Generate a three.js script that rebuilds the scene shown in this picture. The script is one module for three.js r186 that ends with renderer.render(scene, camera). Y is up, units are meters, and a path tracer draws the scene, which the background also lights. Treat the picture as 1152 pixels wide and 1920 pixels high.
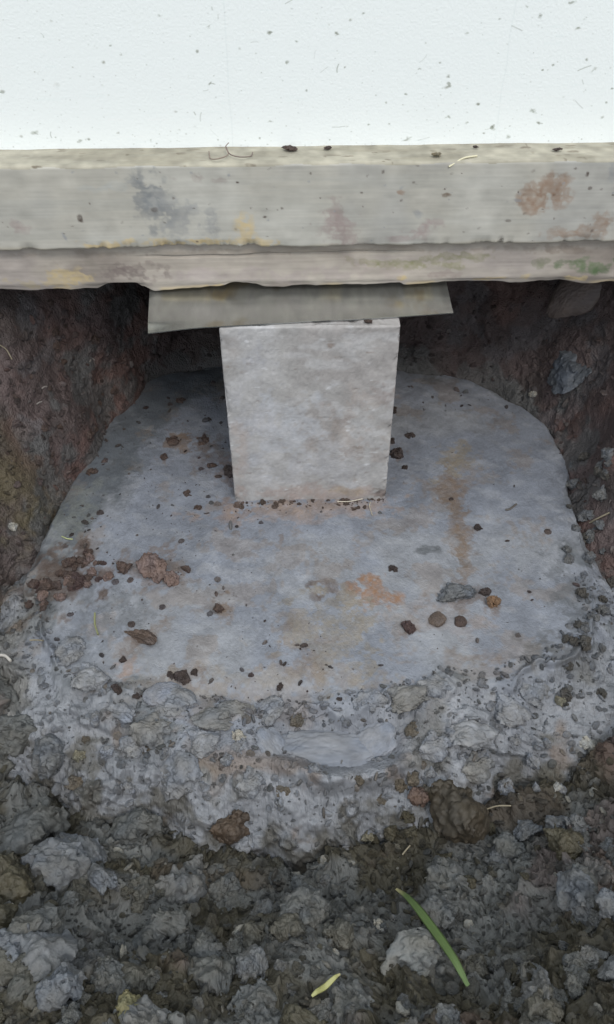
import * as THREE from 'three';
import { MarchingCubes } from 'three/addons/objects/MarchingCubes.js';
import { mergeVertices, mergeGeometries } from 'three/addons/utils/BufferGeometryUtils.js';

// ------------------------------------------------------------------ camera, sky, sun, exposure
const scene = new THREE.Scene();
const camera = new THREE.PerspectiveCamera(65.2, 614 / 1024, 0.02, 400);
camera.rotation.order = 'YXZ';
camera.position.set(-0.004, 0.734, 0.757);
camera.rotation.set(THREE.MathUtils.degToRad(-44.7), THREE.MathUtils.degToRad(-0.9), THREE.MathUtils.degToRad(-0.35));
camera.updateMatrixWorld(true); camera.updateProjectionMatrix();
scene.add(camera);

const renderer = new THREE.WebGLRenderer({ antialias: true });
renderer.toneMapping = THREE.LinearToneMapping;
renderer.toneMappingExposure = 1.65;
renderer.shadowMap.enabled = true;

{ // plain overcast sky: brighter overhead, soft cloud mottling, slightly cool
  const w = 256, h = 128, d = new Float32Array(w * h * 4);
  for (let j = 0; j < h; j++) for (let i = 0; i < w; i++) {
    const el = ((j + 0.5) / h - 0.5) * Math.PI, az = i / w * Math.PI * 2, s = Math.max(0, Math.sin(el));
    const m = 1 + 0.06 * Math.sin(3 * az + 2.1 * Math.sin(5 * el)) * Math.cos(4 * el) + 0.04 * Math.sin(7 * az + 1 + 6 * el);
    const L = el < 0 ? 0.22 : (0.62 + 0.45 * s) * m, k = (j * w + i) * 4;
    d[k] = L * 0.94; d[k + 1] = L * 1.0; d[k + 2] = L * 1.07; d[k + 3] = 1;
  }
  const t = new THREE.DataTexture(d, w, h, THREE.RGBAFormat, THREE.FloatType);
  t.mapping = THREE.EquirectangularReflectionMapping; t.magFilter = THREE.LinearFilter; t.needsUpdate = true;
  scene.background = t; scene.environment = t;
}
const sun = new THREE.DirectionalLight(0xfff6ea, 0.8);
sun.position.set(1.2, 4.2, 3.2); sun.target.position.set(0, 0, 0);
sun.castShadow = true; sun.shadow.radius = 30; sun.shadow.mapSize.set(2048, 2048);
Object.assign(sun.shadow.camera, { left: -4, right: 4, top: 4, bottom: -4, near: 0.5, far: 15 });
scene.add(sun, sun.target);

// ------------------------------------------------------------------ helpers
let seed = 12345;
const rnd = () => { seed = (seed + 0x6D2B79F5) | 0; let t = Math.imul(seed ^ (seed >>> 15), 1 | seed); t = (t + Math.imul(t ^ (t >>> 7), 61 | t)) ^ t; return ((t ^ (t >>> 14)) >>> 0) / 4294967296; };
const R = (a, b) => a + (b - a) * rnd();
const clamp = (x, a = 0, b = 1) => x < a ? a : x > b ? b : x;
const ss = (a, b, x) => { const t = clamp((x - a) / (b - a)); return t * t * (3 - 2 * t); };
const mix = (a, b, t) => a + (b - a) * t;
const hash = (x, y, z) => { let h = Math.imul(x, 374761393) + Math.imul(y, 668265263) + Math.imul(z, 2147483647 - 1442695041) | 0; h = Math.imul(h ^ (h >>> 13), 1274126177); h ^= h >>> 16; return (h >>> 0) / 4294967296; };
function noise(x, y, z) { // value noise, -1..1
  const X = Math.floor(x), Y = Math.floor(y), Z = Math.floor(z);
  let u = x - X, v = y - Y, w = z - Z; u = u * u * (3 - 2 * u); v = v * v * (3 - 2 * v); w = w * w * (3 - 2 * w);
  const a = mix(mix(hash(X, Y, Z), hash(X + 1, Y, Z), u), mix(hash(X, Y + 1, Z), hash(X + 1, Y + 1, Z), u), v);
  const b = mix(mix(hash(X, Y, Z + 1), hash(X + 1, Y, Z + 1), u), mix(hash(X, Y + 1, Z + 1), hash(X + 1, Y + 1, Z + 1), u), v);
  return mix(a, b, w) * 2 - 1;
}
function fbm(x, y, z, o = 4) { let s = 0, a = 0.5; for (let i = 0; i < o; i++) { s += a * noise(x, y, z); x = x * 2.03 + 17.1; y = y * 2.03 + 5.3; z = z * 2.03 + 9.7; a *= 0.5; } return s; }
const wor = [0, 0];
function worley(x, y, z) { // wor[0] nearest distance, wor[1] second nearest
  const X = Math.floor(x), Y = Math.floor(y), Z = Math.floor(z); let a = 9, b = 9;
  for (let i = -1; i < 2; i++) for (let j = -1; j < 2; j++) for (let k = -1; k < 2; k++) {
    const p = X + i, q = Y + j, r = Z + k;
    const dx = p + hash(p, q, r) - x, dy = q + hash(p + 71, q, r + 13) - y, dz = r + hash(p + 5, q + 37, r) - z, d = dx * dx + dy * dy + dz * dz;
    if (d < a) { b = a; a = d; } else if (d < b) b = d;
  }
  wor[0] = Math.sqrt(a); wor[1] = Math.sqrt(b); return wor[0];
}
const billow = (x, y, z) => { worley(x, y, z); return Math.sqrt(Math.max(0, 1 - wor[0] * wor[0] * 1.1)); };
const tmp = new THREE.Vector3();
function ray(u, v) { return tmp.set(u / 1152 * 2 - 1, 1 - v / 1920 * 2, 0.5).unproject(camera).sub(camera.position).clone(); }
const onY = (u, v, y = 0) => { const d = ray(u, v), t = (y - camera.position.y) / d.y; return camera.position.clone().addScaledVector(d, t); };
const onZ = (u, v, z) => { const d = ray(u, v), t = (z - camera.position.z) / d.z; return camera.position.clone().addScaledVector(d, t); };
const used = {};
const numbered = (n) => { const k = used[n] = (used[n] ?? -1) + 1; return k ? n + '_' + String(k).padStart(3, '0') : n; };
function add(o, name, label, category, group, kind) {
  o.name = numbered(name); o.userData = { label, category };
  if (group) o.userData.group = group;
  if (kind) { o.userData.kind = kind; }
  scene.add(o); return o;
}
function gridGeo(nu, nv, wrap, P, C, U) { // arrays of nu x nv points
  const g = new THREE.BufferGeometry();
  g.setAttribute('position', new THREE.BufferAttribute(P, 3));
  if (C) g.setAttribute('color', new THREE.BufferAttribute(C, 3));
  if (U) g.setAttribute('uv', new THREE.BufferAttribute(U, 2));
  const nI = wrap ? nu : nu - 1, idx = new Uint32Array(nI * (nv - 1) * 6); let k = 0;
  for (let i = 0; i < nI; i++) for (let j = 0; j < nv - 1; j++) {
    const a = i * nv + j, b = ((i + 1) % nu) * nv + j;
    idx[k++] = a; idx[k++] = a + 1; idx[k++] = b; idx[k++] = b; idx[k++] = a + 1; idx[k++] = b + 1;
  }
  g.setIndex(new THREE.BufferAttribute(idx, 1)); g.computeVertexNormals(); return g;
}
function bumpTex(fn, n = 512) {
  const d = new Uint8Array(n * n * 4);
  for (let j = 0; j < n; j++) for (let i = 0; i < n; i++) { const v = clamp(fn(i / n, j / n)) * 255, k = (j * n + i) * 4; d[k] = d[k + 1] = d[k + 2] = v; d[k + 3] = 255; }
  const t = new THREE.DataTexture(d, n, n); t.wrapS = t.wrapT = THREE.RepeatWrapping; t.magFilter = THREE.LinearFilter; t.needsUpdate = true; return t;
}
const tile = (f) => (u, v) => { // make a noise function tile over the unit square
  const a = ss(0.8, 1, u), b = ss(0.8, 1, v);
  return mix(mix(f(u, v), f(u - 1, v), a), mix(f(u, v - 1), f(u - 1, v - 1), a), b);
};
const gritTex = bumpTex(tile((u, v) => 0.5 + 0.5 * fbm(u * 60, v * 60, 3, 4)));
const crumbTex = bumpTex(tile((u, v) => { const w = .03 * fbm(u * 20, v * 20, 5, 2); return .15 + .42 * billow(u * 14 + w * 8, v * 14, .5) + .28 * billow(u * 34, v * 34 + w * 8, 2.5) + .3 * fbm(u * 70, v * 70, 4, 3); }));
const crumbBump = (m, s, rep = 8) => { const t = crumbTex.clone(); t.repeat.set(rep, rep); t.needsUpdate = true; m.bumpMap = t; m.bumpScale = s; return m; };
const grit = (m, s, rep = 8) => { const t = gritTex.clone(); t.repeat.set(rep, rep); t.needsUpdate = true; m.bumpMap = t; m.bumpScale = s; return m; };
const mat = (o) => new THREE.MeshStandardMaterial({ roughness: 0.9, metalness: 0, ...o });
const lin = (r, g, b) => { const c = new THREE.Color().setRGB(r / 255, g / 255, b / 255, THREE.SRGBColorSpace); return [c.r, c.g, c.b]; };
const over = (c, d, t) => { c[0] = mix(c[0], d[0], t); c[1] = mix(c[1], d[1], t); c[2] = mix(c[2], d[2], t); };
const shadows = (o) => o.traverse((m) => { if (m.isMesh) { m.castShadow = true; m.receiveShadow = true; } });

const lerpTable = (tab) => (x) => { if (x <= tab[0][0]) return tab[0][1]; for (let i = 1; i < tab.length; i++) if (x < tab[i][0]) { const t = (x - tab[i - 1][0]) / (tab[i][0] - tab[i - 1][0]); return mix(tab[i - 1][1], tab[i][1], t * t * (3 - 2 * t)); } return tab[tab.length - 1][1]; };
// ------------------------------------------------------------------ footing outline and ground profiles
const CX = 0.008, CZ = 0.0, TAU = Math.PI * 2;
const outlinePx = [[380, 680], [290, 708], [228, 772], [170, 868], [112, 950], [82, 1040], [58, 1110], [76, 1220], [125, 1290], [240, 1312], [400, 1326], [560, 1338], [720, 1312], [840, 1285], [960, 1268], [1060, 1228], [1108, 1150], [1108, 1080], [1085, 1000], [1064, 930], [1054, 860], [1012, 790], [930, 737], [850, 706], [760, 696], [640, 690], [500, 685]];
const outline = outlinePx.map(([u, v]) => { const p = onY(u, v, 0), dx = p.x - CX, dz = p.z - CZ; let a = Math.atan2(dz, dx); if (a < 0) a += TAU; return [a, Math.hypot(dx, dz)]; }).sort((a, b) => a[0] - b[0]);
function edgeR(a) {
  a = ((a % TAU) + TAU) % TAU; const n = outline.length;
  for (let i = 0; i < n; i++) {
    const p = outline[i], q = outline[(i + 1) % n], a0 = p[0]; let a1 = q[0], x = a; if (i === n - 1) { a1 += TAU; if (x < a0) x += TAU; }
    if (x >= a0 && x < a1) { const t = (x - a0) / (a1 - a0); return mix(p[1], q[1], t * t * (3 - 2 * t)); }
  }
  return 0.33;
}
// keyed by compass angle in degrees: 0 = +x, 90 = towards the open yard, 270 = under the building
const G = {
  0: [[-.03, -.2], [-.012, -.03], [.004, .0], [.025, .03], [.05, .08], [.08, .15], [.11, .21], [.15, .245], [.25, .25], [.35, .25], [.5, .25], [.8, .25]],
  28: [[-.03, -.2], [.01, -.05], [.035, -.045], [.06, -.02], [.09, .02], [.13, .06], [.18, .11], [.25, .16], [.32, .2], [.4, .225], [.5, .24], [.8, .25]],
  55: [[-.02, -.2], [.05, -.12], [.09, -.075], [.115, -.066], [.15, -.03], [.19, .01], [.24, .055], [.3, .11], [.38, .17], [.46, .21], [.56, .235], [.8, .25]],
  90: [[-.02, -.2], [.07, -.14], [.115, -.096], [.135, -.086], [.16, -.062], [.19, -.03], [.23, .01], [.28, .06], [.35, .13], [.43, .19], [.53, .23], [.8, .25]],
  125: [[-.02, -.2], [.05, -.13], [.085, -.088], [.105, -.075], [.14, -.035], [.18, .005], [.23, .05], [.28, .09], [.35, .14], [.43, .185], [.53, .22], [.8, .25]],
  150: [[-.03, -.2], [.0, -.1], [.022, -.075], [.042, -.035], [.065, .01], [.1, .045], [.15, .08], [.2, .11], [.28, .15], [.36, .19], [.48, .22], [.8, .25]],
  172: [[-.03, -.2], [-.008, -.06], [.004, -.02], [.018, .02], [.034, .05], [.055, .08], [.085, .11], [.12, .14], [.18, .18], [.26, .21], [.4, .235], [.8, .25]],
  200: [[-.03, -.2], [-.01, -.04], [.002, -.003], [.014, .045], [.026, .095], [.04, .14], [.06, .19], [.085, .225], [.12, .25], [.2, .252], [.4, .25], [.8, .25]],
  228: [[-.03, -.2], [-.01, -.04], [.002, -.003], [.006, .05], [.006, .1], [.012, .15], [.03, .2], [.06, .235], [.1, .25], [.2, .252], [.4, .25], [.8, .25]],
  244: [[-.03, -.2], [-.01, -.04], [.002, -.003], [.025, .02], [.05, .04], [.08, .06], [.11, .09], [.15, .12], [.21, .15], [.35, .18], [.5, .2], [.8, .22]],
  262: [[-.03, -.2], [-.01, -.04], [.002, -.003], [.03, .015], [.06, .03], [.09, .055], [.12, .08], [.16, .11], [.22, .14], [.35, .17], [.5, .19], [.8, .22]],
  310: [[-.03, -.2], [-.01, -.04], [.002, -.003], [.02, .02], [.045, .05], [.07, .095], [.1, .15], [.13, .2], [.18, .23], [.3, .24], [.5, .24], [.8, .24]],
  335: [[-.03, -.2], [-.01, -.04], [.002, -.003], [.02, .022], [.04, .06], [.06, .11], [.09, .18], [.12, .23], [.18, .245], [.3, .25], [.5, .25], [.8, .25]],
};
const gk = Object.keys(G).map(Number).sort((a, b) => a - b);
function profile(deg) {
  deg = ((deg % 360) + 360) % 360; let i = gk.length - 1; while (gk[i] > deg) i--;
  const a = gk[i], b = i === gk.length - 1 ? 360 : gk[i + 1], A = G[a], B = G[gk[(i + 1) % gk.length]], t = ss(0, 1, (deg - a) / (b - a));
  return A.map((p, k) => [mix(p[0], B[k][0], t), mix(p[1], B[k][1], t)]);
}
const trenchAt = lerpTable([[20, .07], [55, .125], [90, .14], [125, .12], [150, .07], [170, .02]]);
const rimness = (deg) => ss(2, 40, deg) * (1 - ss(150, 176, deg));
const frontness = (deg) => ss(8, 48, deg) * (1 - ss(140, 172, deg));

// soil colours (linear base colours)
const TOPSOIL = [.076, .056, .054], REDSOIL = [.09, .052, .044], OCHRE = [.075, .062, .034], CLAY = [.096, .1, .1], OLIVE = [.036, .031, .018], DARK = [.036, .03, .028], GREEN = [.1, .13, .05];
const gpatch = (u, v, y, ru, rv, col, s) => { const p = onY(u, v, y), q = onY(u + ru, v, y), r = onY(u, v + rv, y); return { x: p.x, z: p.z, rx: Math.abs(q.x - p.x), rz: Math.abs(r.z - p.z), col, s }; };
const groundPatches = [gpatch(215, 1420, -.08, 80, 90, [.035, .024, .018], .9), gpatch(230, 1520, -.12, 130, 50, OLIVE, .9), gpatch(560, 1612, -.1, 330, 48, OLIVE, .95), gpatch(930, 1560, -.1, 140, 50, [.04, .03, .02], .9), gpatch(640, 1890, .03, 330, 60, OLIVE, .8), gpatch(1040, 1880, .03, 160, 70, OLIVE, .8), gpatch(420, 1880, .03, 120, 70, OLIVE, .7), gpatch(130, 1690, -.03, 150, 34, OLIVE, .7), gpatch(400, 1670, -.07, 130, 26, [.06, .045, .028], .7), gpatch(80, 1810, .01, 120, 90, [.13, .137, .148], .8), gpatch(1090, 1680, -.03, 70, 50, CLAY, .7), gpatch(30, 1330, .03, 60, 90, [.11, .11, .1], .7), gpatch(680, 1750, -.02, 110, 50, CLAY, .6)];
function soilColor(p, deg, rho, out) {
  const f = ss(22, 60, deg) * (1 - ss(140, 172, deg));
  const n1 = fbm(p.x * 9, p.y * 9, p.z * 9, 4), n2 = fbm(p.x * 30 + 7, p.y * 30, p.z * 30, 4), n3 = noise(p.x * 260, p.y * 260, p.z * 260), n4 = fbm(p.x * 14 + 30, p.y * 14, p.z * 14 + 11, 4);
  out[0] = TOPSOIL[0]; out[1] = TOPSOIL[1]; out[2] = TOPSOIL[2];
  // walls: reddish subsoil patches low down near the concrete and along the seam
  over(out, REDSOIL, ss(-.05, .25, n1 + n2 * .4) * .7);
  over(out, DARK, ss(.05, .3, n4) * .6);
  over(out, [.085, .092, .1], ss(.18, .32, fbm(p.x * 20 + 60, p.y * 20, p.z * 20, 4)) * .35);
  // left bank by the yard: ochre
  const left = ss(140, 160, deg) * (1 - ss(176, 190, deg));
  over(out, OCHRE, left * ss(-.2, .2, n1 + n2 * .5 + .1) * .9);
  // yard side spoil: olive silt with smears of grey clay
  if (f > 0) {
    const c = [...OLIVE]; over(c, CLAY, ss(-.12, .16, n4 * .9 + n2 * .5 + .03) * .82); over(c, REDSOIL, ss(.16, .34, n1) * .45);
    over(out, c, f);
  }
  if (rho > .55) over(out, GREEN, ss(.55, .8, rho + n2 * .2) * .7);
  // grey clay and cement slurry splashed on the soil all round the concrete
  over(out, CLAY, (1 - ss(.008, .022, rho + n2 * .07)) * .6);
  for (const s of groundPatches) { const d = Math.hypot((p.x - s.x) / s.rx, (p.z - s.z) / s.rz) + n2 * .9 + n1 * .4; if (d < 1.2) over(out, s.col, s.s * (1 - ss(.6, 1.1, d))); }
  const k = 1 + n3 * .16 + n2 * .45; out[0] *= k; out[1] *= k; out[2] *= k;
}
// ------------------------------------------------------------------ ground sheet (polar grid round the hole)
const buckets = new Map(); // photo pixel cell -> nearest surface point, used to stand things on the ground
const vp = new THREE.Vector3();
function remember(x, y, z, nx, ny, nz) {
  vp.set(x, y, z); const d = vp.distanceToSquared(camera.position); vp.project(camera);
  if (Math.abs(vp.x) > 1.15 || Math.abs(vp.y) > 1.1 || vp.z > 1) return;
  const u = (vp.x + 1) * 576, v = (1 - vp.y) * 960, k = Math.round(u / 5) * 1000 + Math.round(v / 5) + 500000, o = buckets.get(k);
  if (!o || d < o[0]) buckets.set(k, [d, x, y, z, nx, ny, nz]);
}
function spot(u, v) {
  for (let r = 0; r < 9; r++) for (let i = -r; i <= r; i++) for (let j = -r; j <= r; j++) {
    if (Math.max(Math.abs(i), Math.abs(j)) !== r) continue;
    const o = buckets.get((Math.round(u / 5) + i) * 1000 + Math.round(v / 5) + j + 500000);
    if (o) return { p: new THREE.Vector3(o[1], o[2], o[3]), n: new THREE.Vector3(o[4], o[5], o[6]) };
  }
  return null;
}
function displaceSurface(nu, nv, wrap, P, amount) { // move points along the smooth surface normal
  const g = gridGeo(nu, nv, wrap, P.slice(), null, null), N = g.attributes.normal.array;
  for (let i = 0; i < nu * nv; i++) { const k = i * 3, d = amount(i, P[k], P[k + 1], P[k + 2]); P[k] += N[k] * d; P[k + 1] += N[k + 1] * d; P[k + 2] += N[k + 2] * d; }
}
const phis = [];
{
  const dens = (deg) => 1 + 1.7 * ss(35, 65, deg) * (1 - ss(115, 145, deg)) + .5 * ss(140, 165, deg) * (1 - ss(225, 240, deg)), N = 1380; let tot = 0; const cum = [0];
  for (let d = 0; d < 3600; d++) { tot += dens(d / 10); cum.push(tot); }
  for (let i = 0, k = 0; i < N; i++) { const t = i / N * tot; while (cum[k + 1] < t) k++; phis.push((k + (t - cum[k]) / (cum[k + 1] - cum[k])) / 10); }
}
const ground = (() => {
  const nu = phis.length, dense = 500, far = [.85, .95, 1.1, 1.3, 1.6, 2, 2.6, 3.5, 5, 8, 14, 28, 60], nv = dense + far.length;
  const P = new Float32Array(nu * nv * 3), C = new Float32Array(nu * nv * 3), U = new Float32Array(nu * nv * 2), RHO = new Float32Array(nu * nv), ARC = new Float32Array(nu * nv);
  for (let i = 0; i < nu; i++) {
    const deg = phis[i], a = deg / 180 * Math.PI, ca = Math.cos(a), sa = Math.sin(a), r0 = edgeR(a), pr = profile(deg);
    const pts = new THREE.CatmullRomCurve3(pr.map(([r, y]) => new THREE.Vector3(r, y, 0)), false, 'centripetal').getPoints(96);
    const len = [0]; for (let k = 1; k < pts.length; k++) len.push(len[k - 1] + pts[k].distanceTo(pts[k - 1]) * (pts[k].x > .5 ? .35 : 1));
    const L = len[len.length - 1]; let m = 0;
    for (let j = 0; j < nv; j++) {
      let rho, y;
      if (j < dense) {
        const s = j / (dense - 1) * L; while (m < len.length - 2 && len[m + 1] < s) m++;
        const t = clamp((s - len[m]) / (len[m + 1] - len[m] || 1)); rho = mix(pts[m].x, pts[m + 1].x, t); y = mix(pts[m].y, pts[m + 1].y, t);
      } else { rho = far[j - dense]; y = pr[pr.length - 1][1]; }
      const r = r0 + rho, q = (i * nv + j) * 3; P[q] = CX + ca * r; P[q + 1] = y; P[q + 2] = CZ + sa * r; RHO[i * nv + j] = rho; ARC[i * nv + j] = j && j < dense ? ARC[i * nv + j - 1] + Math.hypot(P[q] - P[q - 3], P[q + 1] - P[q - 2], P[q + 2] - P[q - 1]) : rho;
    }
  }
  displaceSurface(nu, nv, true, P, (i, x, y, z) => {
    const deg = phis[(i / nv) | 0], rho = RHO[i], f = frontness(deg);
    const wx = x + .012 * noise(x * 40, y * 40, z * 40), wz = z + .012 * noise(x * 40 + 9, y * 40, z * 40 + 4), wy = y + .008 * noise(x * 40, y * 40 + 5, z * 40);
    const big = fbm(x * 9 + 3, y * 9, z * 9, 3);
    const b1 = billow(wx * 26, wy * 26, wz * 26) - .55, b2 = billow(wx * 62 + 5, wy * 62, wz * 62) - .55, b3 = billow(x * 150, y * 150, z * 150) - .55, n = fbm(x * 110, y * 110, z * 110, 2);
    const patch = ss(-.25, .2, fbm(x * 12 + 40, y * 12, z * 12, 2));
    const A = mix(.32, 1, f) * (rho > .8 ? .6 : 1), pit = ss(.2, .42, fbm(x * 48 + 9, y * 48, z * 48, 3));
    worley(wx * 38 + 2, wy * 38, wz * 38); const crack = 1 - ss(.0, .16, wor[1] - wor[0]); const rag = fbm(x * 60, y * 60, z * 60 + 6, 2);
    let d = big * .03 * mix(.45, 1, f) + A * (b1 * .024 * patch + b2 * .0115 * mix(.6, 1, patch) + b3 * .004 + n * .004 + rag * .008 - crack * .005 * patch - pit * .006);
    d += f * (.035 * fbm(x * 5.5 + 13, y * 4, z * 7.5 + 2, 2) - .028 * Math.exp(-(((rho - trenchAt(deg) - .008 * noise(x * 20, 3, z * 20)) / .019) ** 2)));
    d += (1 - f) * (.006 * noise(x * 16, y * 16, z * 16) - .004 * b1);
    return d * ss(-.03, .0, rho);
  });
  const c = [0, 0, 0], p = new THREE.Vector3();
  for (let i = 0; i < nu; i++) for (let j = 0; j < nv; j++) {
    const q = i * nv + j, k = q * 3;
    if (P[k + 2] < -.055 && P[k + 1] > .252) P[k + 1] = .252 + (P[k + 1] - .252) * .08; // the soil packs against the timber
    p.set(P[k], P[k + 1], P[k + 2]); soilColor(p, phis[i], RHO[q], c); C[k] = c[0]; C[k + 1] = c[1]; C[k + 2] = c[2];
    U[q * 2] = phis[i] / 180 * Math.PI * .45; U[q * 2 + 1] = ARC[q];
  }
  const g = gridGeo(nu, nv, true, P, C, U), N = g.attributes.normal.array;
  if (N[(10 * nv + nv - 1) * 3 + 1] < 0) { const ix = g.index.array; for (let k = 0; k < ix.length; k += 3) { const t = ix[k]; ix[k] = ix[k + 1]; ix[k + 1] = t; } g.computeVertexNormals(); }
  const m = new THREE.Mesh(g, crumbBump(mat({ vertexColors: true, roughness: .68 }), .0032, 9));
  m.name = 'ground'; m.userData = { kind: 'structure', label: 'dug earth and grey clay spoil around the footing hole' };
  scene.add(m);
  const M = g.attributes.normal.array; for (let k = 0; k < P.length; k += 3) if (RHO[k / 3] < .8) remember(P[k], P[k + 1], P[k + 2], M[k], M[k + 1], M[k + 2]);
  return { P, N: M, C, RHO, nu, nv };
})();

// ------------------------------------------------------------------ concrete footing
const stain = (u, v, ru, rv, col, s, rag = .5, rot = 0) => { const p = onY(u, v), q = onY(u + ru, v), r = onY(u, v + rv); return { x: p.x, z: p.z, rx: Math.abs(q.x - p.x), rz: Math.abs(r.z - p.z), col, s, rag, c: Math.cos(rot), n: Math.sin(rot) }; };
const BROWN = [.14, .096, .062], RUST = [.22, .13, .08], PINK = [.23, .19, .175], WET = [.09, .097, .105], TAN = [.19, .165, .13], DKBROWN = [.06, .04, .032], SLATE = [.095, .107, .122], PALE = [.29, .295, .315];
const clodMarks = [[292, 1066, 42], [320, 1088, 24], [235, 1063, 22], [270, 1195, 36], [327, 826, 24], [380, 826, 22], [745, 850, 18], [412, 1142, 20], [870, 1112, 44], [925, 1132, 22], [822, 1162, 20], [770, 1176, 18], [340, 1274, 28], [100, 1085, 70], [150, 1062, 50], [505, 945, 16], [600, 1100, 26], [660, 1105, 18], [450, 1000, 14], [530, 1010, 10]];
const stains = [
  ...clodMarks.map(([u, v, r]) => stain(u, v, r, r * .8, [.125, .095, .078], .6, 1)),
  stain(848, 868, 44, 34, TAN, .85), stain(852, 930, 32, 50, BROWN, .6), stain(862, 990, 24, 50, BROWN, .6), stain(872, 1050, 15, 44, BROWN, .65),
  stain(705, 1112, 46, 34, RUST, .85, .45), stain(640, 1120, 40, 22, TAN, .7, .8), stain(610, 1190, 90, 80, TAN, .55, .8), stain(560, 1240, 60, 46, BROWN, .35, 1), stain(680, 1180, 30, 60, TAN, .6, 1),
  stain(560, 955, 170, 26, PINK, .65, .5), stain(430, 960, 40, 30, [.18, .135, .115], .5, .7), stain(700, 950, 50, 20, PINK, .6, .7), stain(555, 950, 120, 14, [.2, .15, .115], .5, 1),
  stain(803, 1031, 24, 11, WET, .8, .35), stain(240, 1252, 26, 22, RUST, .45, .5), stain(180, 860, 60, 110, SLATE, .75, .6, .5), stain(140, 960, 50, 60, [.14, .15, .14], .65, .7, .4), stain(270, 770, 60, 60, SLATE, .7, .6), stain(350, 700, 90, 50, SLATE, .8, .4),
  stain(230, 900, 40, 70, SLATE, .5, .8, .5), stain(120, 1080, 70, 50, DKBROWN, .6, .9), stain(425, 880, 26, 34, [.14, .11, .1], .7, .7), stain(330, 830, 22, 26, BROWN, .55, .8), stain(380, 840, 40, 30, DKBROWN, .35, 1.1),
  stain(420, 1150, 22, 26, BROWN, .6, .6), stain(585, 1105, 24, 16, DKBROWN, .5, 1), stain(400, 1280, 200, 26, TAN, .35, 1), stain(880, 1235, 60, 16, BROWN, .4, 1), stain(1080, 1120, 40, 120, WET, .6, .7), stain(1090, 960, 24, 60, WET, .6, .6), stain(1060, 1230, 70, 46, OLIVE, .5, .9),
  stain(840, 1160, 100, 40, PINK, .3, .9), stain(470, 1060, 80, 50, PALE, .3, .8),
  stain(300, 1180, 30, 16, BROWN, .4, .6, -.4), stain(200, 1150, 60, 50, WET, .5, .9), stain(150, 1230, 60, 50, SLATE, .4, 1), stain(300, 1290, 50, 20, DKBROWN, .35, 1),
];
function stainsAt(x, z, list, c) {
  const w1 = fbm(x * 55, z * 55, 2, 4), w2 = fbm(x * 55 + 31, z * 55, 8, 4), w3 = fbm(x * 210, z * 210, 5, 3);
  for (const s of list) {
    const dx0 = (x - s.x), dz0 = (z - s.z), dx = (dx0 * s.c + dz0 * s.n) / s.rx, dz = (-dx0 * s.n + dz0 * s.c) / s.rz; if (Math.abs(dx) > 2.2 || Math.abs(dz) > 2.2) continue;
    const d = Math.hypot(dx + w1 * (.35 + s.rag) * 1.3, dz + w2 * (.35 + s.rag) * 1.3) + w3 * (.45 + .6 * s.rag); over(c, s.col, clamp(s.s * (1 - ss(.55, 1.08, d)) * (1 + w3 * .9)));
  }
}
const dampShadeRim = lerpTable([[0, 0], [60, 0], [140, .0], [160, .03], [180, .05], [200, .07], [225, .09], [250, .07], [265, .04], [275, 0], [360, 0]]); // width of the damp slurry margin, its colour deepened for pit shade too
const film0 = onY(560, 1130), filmAt = (x, z) => .16 * Math.exp(-(((x - film0.x) / .17) ** 2) - ((z - film0.z) / .13) ** 2) - .14; // mud trodden in round the middle
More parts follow.
